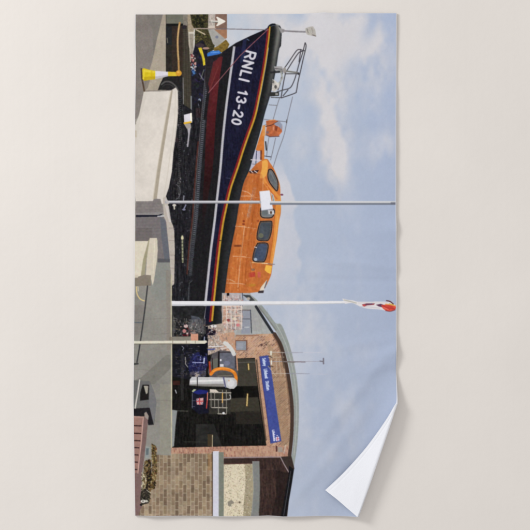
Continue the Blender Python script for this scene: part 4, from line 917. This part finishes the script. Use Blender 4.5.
    poly([(376, 304.8), (381, 303.8), (385, 305), (383, 307.4), (379, 306.4)], (96, 60, 84), keep=True)
    poly(spl([(381.4, 305), (386, 304.6), (391, 305.2), (396.2, 306.4), (396.2, 309.2), (391, 310.8), (386, 310.2), (383, 308), (381.4, 305)], 4), (206, 74, 62), keep=True, tex=[(1.6, .12)])
    line(spl([(383, 305.4), (388, 307.6), (395, 308.8)]), .7, (160, 44, 46), .8, keep=True); line(spl([(384, 307.6), (389, 309.6)]), .6, (236, 150, 130), .8, keep=True)
    line(spl([(386, 304.2), (391, 304.6), (396.6, 306)]), 1.1, (228, 158, 92), keep=True)
    line(spl([(358, 303), (368, 302.6), (380, 303), (388, 302.4)]), .5, (190, 188, 194), .9, keep=True); line(spl([(360, 306.6), (370, 307), (380, 308.2)]), .6, (184, 184, 194), .9, keep=True)
    line(spl([(387, 300.6), (390.6, 301.4), (394, 304)], 4), 1.1, (96, 56, 60)); line([(390, 303.6), (394, 304.8)], .7, (196, 176, 60), .9, keep=True); line(spl([(386, 310.6), (391, 311.3), (396, 309.8)], 4), .7, (120, 50, 52), .9, keep=True)

paint()
# small features drawn with keep=True inherit what lies under them; wipe order fixes the white box on the pole
def half(a): return a.reshape(a.shape[0]//2, 2, a.shape[1]//2, 2, -1).mean((1, 3))
def blur(a, s):
    r = int(3*s+.5); k = np.exp(-.5*(np.arange(-r, r+1)/s)**2); k /= k.sum()
    for ax in (0, 1):
        p = np.pad(a, [(r, r) if i == ax else (0, 0) for i in range(3)], 'edge'); n_ = a.shape[ax]
        a = sum(k[i]*(p[i:i+n_] if ax == 0 else p[:, i:i+n_]) for i in range(2*r+1))
    return a
IDQ = PID[::2, ::2]
PRINT = half(IMG)                                 # (PH*G, PW*G, 3), display values 0..1
rs = np.random.RandomState(99)
GR = blur(rs.normal(0, 1, PRINT.shape).astype(np.float32), 1.3); GR /= GR.std()
GL_ = blur(rs.normal(0, 1, PRINT.shape[:2]+(1,)).astype(np.float32), 1.6); GL_ /= GL_.std()
amp = np.where(np.isin(IDQ, [i for i, p in enumerate(PARTS) if p[0] in ('printed_sky', 'printed_concrete_wall', 'printed_equipment_box', 'printed_flagpole', 'printed_flag', 'printed_metal_pole')]), .0015, .006)[..., None]
PRINT = np.clip(PRINT+amp*(GR*.8+GL_*1.2), 0, 1)  # the grain of the printed photograph
PRINT = blur(PRINT, .95).astype(np.float32)
IDS = PID[::2, ::2].copy()
pv = [i for i, p in enumerate(PARTS) if p[0] == 'printed_paving'][0]
for _ in range(60):                               # slivers of the ground tone join the shape beside them
    m = IDS == pv
    if not m.any(): break
    IDS = np.where(m, np.roll(IDS, -1, 1), IDS)

# ---------------------------------------------------------------- the cloth
# rest position of every cloth vertex, in picture units
GH, GW = PRINT.shape[:2]
U1 = X0 + (np.arange(GW))/(GW-1)*PW; V1 = Y0 + (np.arange(GH))/(GH-1)*PH
FA = np.array([394.8, 404.3]); FC = np.array([357.0, 515.2])     # fold line
FD = (FC-FA)/np.linalg.norm(FC-FA); FN = np.array([FD[1], -FD[0]])
if FN[0] < 0: FN = -FN
FL = np.linalg.norm(FC-FA)
def sm(t): t = np.clip(t, 0, 1); return t*t*(3-2*t)
def cloth(U, V, lift=0.):
    """rest coordinates -> x, y, z in picture units; the outline wanders a little and the corner is folded back"""
    l = np.interp(V, [13, 40, 63, 116, 160, 200, 290, 340, 400, 430, 470, 517], [135.6, 135.5, 136, 135.1, 134.8, 135.2, 134.6, 134.1, 133.6, 133.9, 134.7, 135.3])
    r_ = np.interp(V, [13, 60, 120, 200, 260, 300, 350, 405, 517], [395.9, 395.9, 395.6, 395.5, 395.8, 396, 395.9, 395.8, 396.2])
    tp = np.interp(U, [134, 190, 240, 300, 318, 325, 335, 397], [14.6, 14.3, 14.0, 13.9, 13.1, 12.9, 13.5, 13.3])
    bt = np.interp(U, [134, 183, 240, 256, 268, 283, 310, 360, 397], [515.6, 515.5, 516, 515.8, 515.2, 516, 515.5, 515.7, 515.6])
    X = U+(l-134)*np.clip(1-(U-134)/30, 0, 1)+(r_-397)*np.clip(1-(397-U)/30, 0, 1)
    Y = V+(tp-13)*np.clip(1-(V-13)/30, 0, 1)+(bt-517)*np.clip(1-(517-V)/30, 0, 1)
    # gentle relief
    Z = 2.5+.30*np.sin(U*.055+V*.021+1)+.26*np.sin(V*.047-U*.018+2)+.14*np.sin(V*.13+U*.05)+.10*np.sin(U*.16-V*.03)
    e = np.exp(-(397-U)/26)
    for v0, a, s_, k in ((30, .5, 14, .1), (96, .3, 12, .1), (228, 1.9, 9, .10), (262, .6, 12, .1), (316, .5, 14, .2), (351, 3.0, 8, .28), (372, -.8, 9, .3)):
        Z = Z+a*e*np.exp(-((V-v0-(397-U)*k)/s_)**2)
    Z = Z+1.0*np.exp(-((V-392+(U-340)*.55)/16)**2)*sm((U-300)/60)*sm((398-U)/3+.3)
    Z = Z+.8*np.exp(-(V-13)/5)*np.exp(-((U-324)/7)**2)+2.3*np.exp(-(517-V)/10)*(.8+.35*np.sin(U*.09))*sm((U-136)/16)*(1-.85*sm((U-322)/26))
    for v0, k, a, s_, u0 in ((268, .10, .35, 3.5, 300), (281, .02, -.3, 3, 285), (300, .05, .25, 5, 330), (338, -.16, .5, 5, 318), (362, -.3, .45, 5, 335), (180, .05, .25, 6, 340), (120, -.04, .2, 7, 350)):
        Z = Z+1.9*a*np.exp(-((V-v0+(397-U)*k)/(s_*1.25))**2)*sm((U-u0)/40)
    w_ = (U-397)*.78+(V-352)*.62                    # soft creases running down towards the fold
    Z = Z+.8*np.exp(-((w_+6)/6)**2)*sm((U-300)/40)*sm((V-340)/40)+.6*np.exp(-((w_-12)/6)**2)*sm((V-380)/40)
    Z = Z+.5*np.exp(-(U-134)/7)*np.sin(V*.045)**2
    # fold
    dx, dy = X-FA[0], Y-FA[1]
    d = dx*FN[0]+dy*FN[1]; s = (dx*FD[0]+dy*FD[1])/FL
    h = np.interp(s, [-.5, -.3, -.15, 0, .12, .3, .6, 1, 1.2], [0, 1.0, 3.8, 6.4, 7.8, 8.4, 7.6, 6.2, 6])
    W = 24+4*s
    rise = h*np.clip((d+W)/W, 0, 1)**2.3
    back = np.maximum(d, 0)*np.interp(s, [0, .2, .43, .7, .9, 1.05], [.60, .70, .78, .93, 1.055, 1.04])
    E = 40.
    z2 = 2.2+1.2+h*np.clip(1-back/E, 0, 1)**1.25+.8*np.sin(s*8+1)*sm(back/14)*sm((40-back)/10)
    g = 1/(1+np.exp(-np.clip((d-.4)/.8, -30, 30)))
    rr = 1.8
    off = np.where(d < 0, -np.sqrt(d*d+rr*rr)+rr*np.exp(d/4), 0)
    off = np.where(d >= 0, -np.sqrt(back*back+rr*rr)+rr, off)
    dn = off
    near = (d > -30)
    X = np.where(near, FA[0]+FD[0]*s*FL+FN[0]*dn, X)
    Y = np.where(near, FA[1]+FD[1]*s*FL+FN[1]*dn, Y)
    zf = (Z+rise)*(1-g)+(z2)*g
    Z = np.where(near & (s > -.45), zf, Z)
    sh = sm(back/30)*(-1.4); X = X+FD[0]*sh*near; Y = Y+FD[1]*sh*near
    return X, Y, Z
UU, VV = np.meshgrid(U1, V1)
X, Y, Z = cloth(UU, VV)
P = np.stack([wx(X), wy(Y), Z*S], -1)
def normals(P):
    du = np.gradient(P, axis=1); dv = np.gradient(P, axis=0)
    n = np.cross(dv, du); return n/np.maximum(np.linalg.norm(n, axis=-1, keepdims=True), 1e-12)

# ink: what the print reflects; the display values seen in the photograph divided by the light that falls there
lin = np.where(PRINT <= .04045, PRINT/12.92, ((PRINT+.055)/1.055)**2.4)
light = LIGHT(UU, VV) if LIGHT else 1.0
ink = np.clip(lin/light[..., None], .004, .88).astype(np.float32)

towel = bpy.data.objects.new('beach_towel', None); scene.collection.objects.link(towel)
towel['label'] = 'beach towel printed with a lifeboat picture, one corner folded over showing its white back'
towel['category'] = 'beach towel'
ids = IDS[:-1, :-1]
idx = np.arange(GH*GW, dtype=np.int32).reshape(GH, GW)
quads = np.stack([idx[:-1, :-1], idx[1:, :-1], idx[1:, 1:], idx[:-1, 1:]], -1)
Pf = P.reshape(-1, 3); If = ink.reshape(-1, 3)
made = {}
for i, (name, par, lab) in enumerate(PARTS):
    q = quads[ids == i]
    if len(q) < 20: continue
    used, inv = np.unique(q, return_inverse=True)
    o = mesh_obj(name, Pf[used], inv.reshape(-1, 4), m_print, made.get(par, towel))
    at = o.data.attributes.new('ink', 'FLOAT_COLOR', 'POINT')
    at.data.foreach_set('color', np.hstack([If[used], np.ones((len(used), 1), np.float32)]).ravel())
    if lab: o['label'] = lab
    made[i] = o

# white back and the turned edge
st = 1
iu = np.unique(np.r_[np.arange(0, GW, st), GW-1]); iv = np.unique(np.r_[np.arange(0, GH, st), GH-1])
N = normals(P)
Pc = P[iv][:, iu]; Nc = N[iv][:, iu]
ug, vg = UU[iv][:, iu], VV[iv][:, iu]
be = np.minimum(np.minimum(ug-134, 397-ug), np.minimum(vg-13, 517-vg))
th = 1.9-.16*np.exp(-((be-3.2)/.9)**2)+.06*np.exp(-((be-1.4)/1.0)**2)
Bk = Pc-Nc*(th*S)[..., None]
Bk[..., 2] = np.maximum(Bk[..., 2], .0006)
h_, w_ = Bk.shape[:2]
ic = np.arange(h_*w_).reshape(h_, w_)
bq = np.stack([ic[:-1, :-1], ic[:-1, 1:], ic[1:, 1:], ic[1:, :-1]], -1).reshape(-1, 4)
mesh_obj('towel_back', Bk.reshape(-1, 3), bq, m_back, towel)['label'] = 'white unprinted back of the towel'
def loop(A): return np.concatenate([A[0, :-1], A[:-1, -1], A[-1, :0:-1], A[:0:-1, 0]])
pf, pb, nn = loop(Pc), loop(Bk), loop(Nc)
cu = loop(np.stack([ug, vg], -1))
# outward direction in the cloth's own surface
inn_u = np.zeros_like(P); inn_u[:] = np.gradient(P, axis=1); inn_v = np.gradient(P, axis=0)
gu = loop(inn_u[iv][:, iu]); gv = loop(inn_v[iv][:, iu])
gu /= np.linalg.norm(gu, axis=-1, keepdims=True); gv /= np.linalg.norm(gv, axis=-1, keepdims=True)
out = np.zeros_like(pf); wd = np.zeros(len(pf))
L_, R_, T_, B_ = cu[:, 0] < 134.01, cu[:, 0] > 396.99, cu[:, 1] < 13.01, cu[:, 1] > 516.99
for msk, dv_, w in ((L_, -gu, .25), (R_, gu, .9), (T_, -gv, .25), (B_, gv, .3)):
    out[msk] += dv_[msk]*w
rings = [pf]
for a in (25, 55, 90, 130, 160):
    ra = math.radians(a); t = (1-math.cos(ra))/2
    q = pf*(1-t)+pb*t+out*S*math.sin(ra)
    q[:, 2] = np.maximum(q[:, 2], .0004); rings.append(q)
rings.append(pb)
R = np.stack(rings); nr, nl = R.shape[:2]; ir = np.arange(nr*nl).reshape(nr, nl); ir = np.hstack([ir, ir[:, :1]])
hq = np.stack([ir[:-1, :-1], ir[1:, :-1], ir[1:, 1:], ir[:-1, 1:]], -1).reshape(-1, 4)
mesh_obj('hem', R.reshape(-1, 3), hq, m_hem, towel)
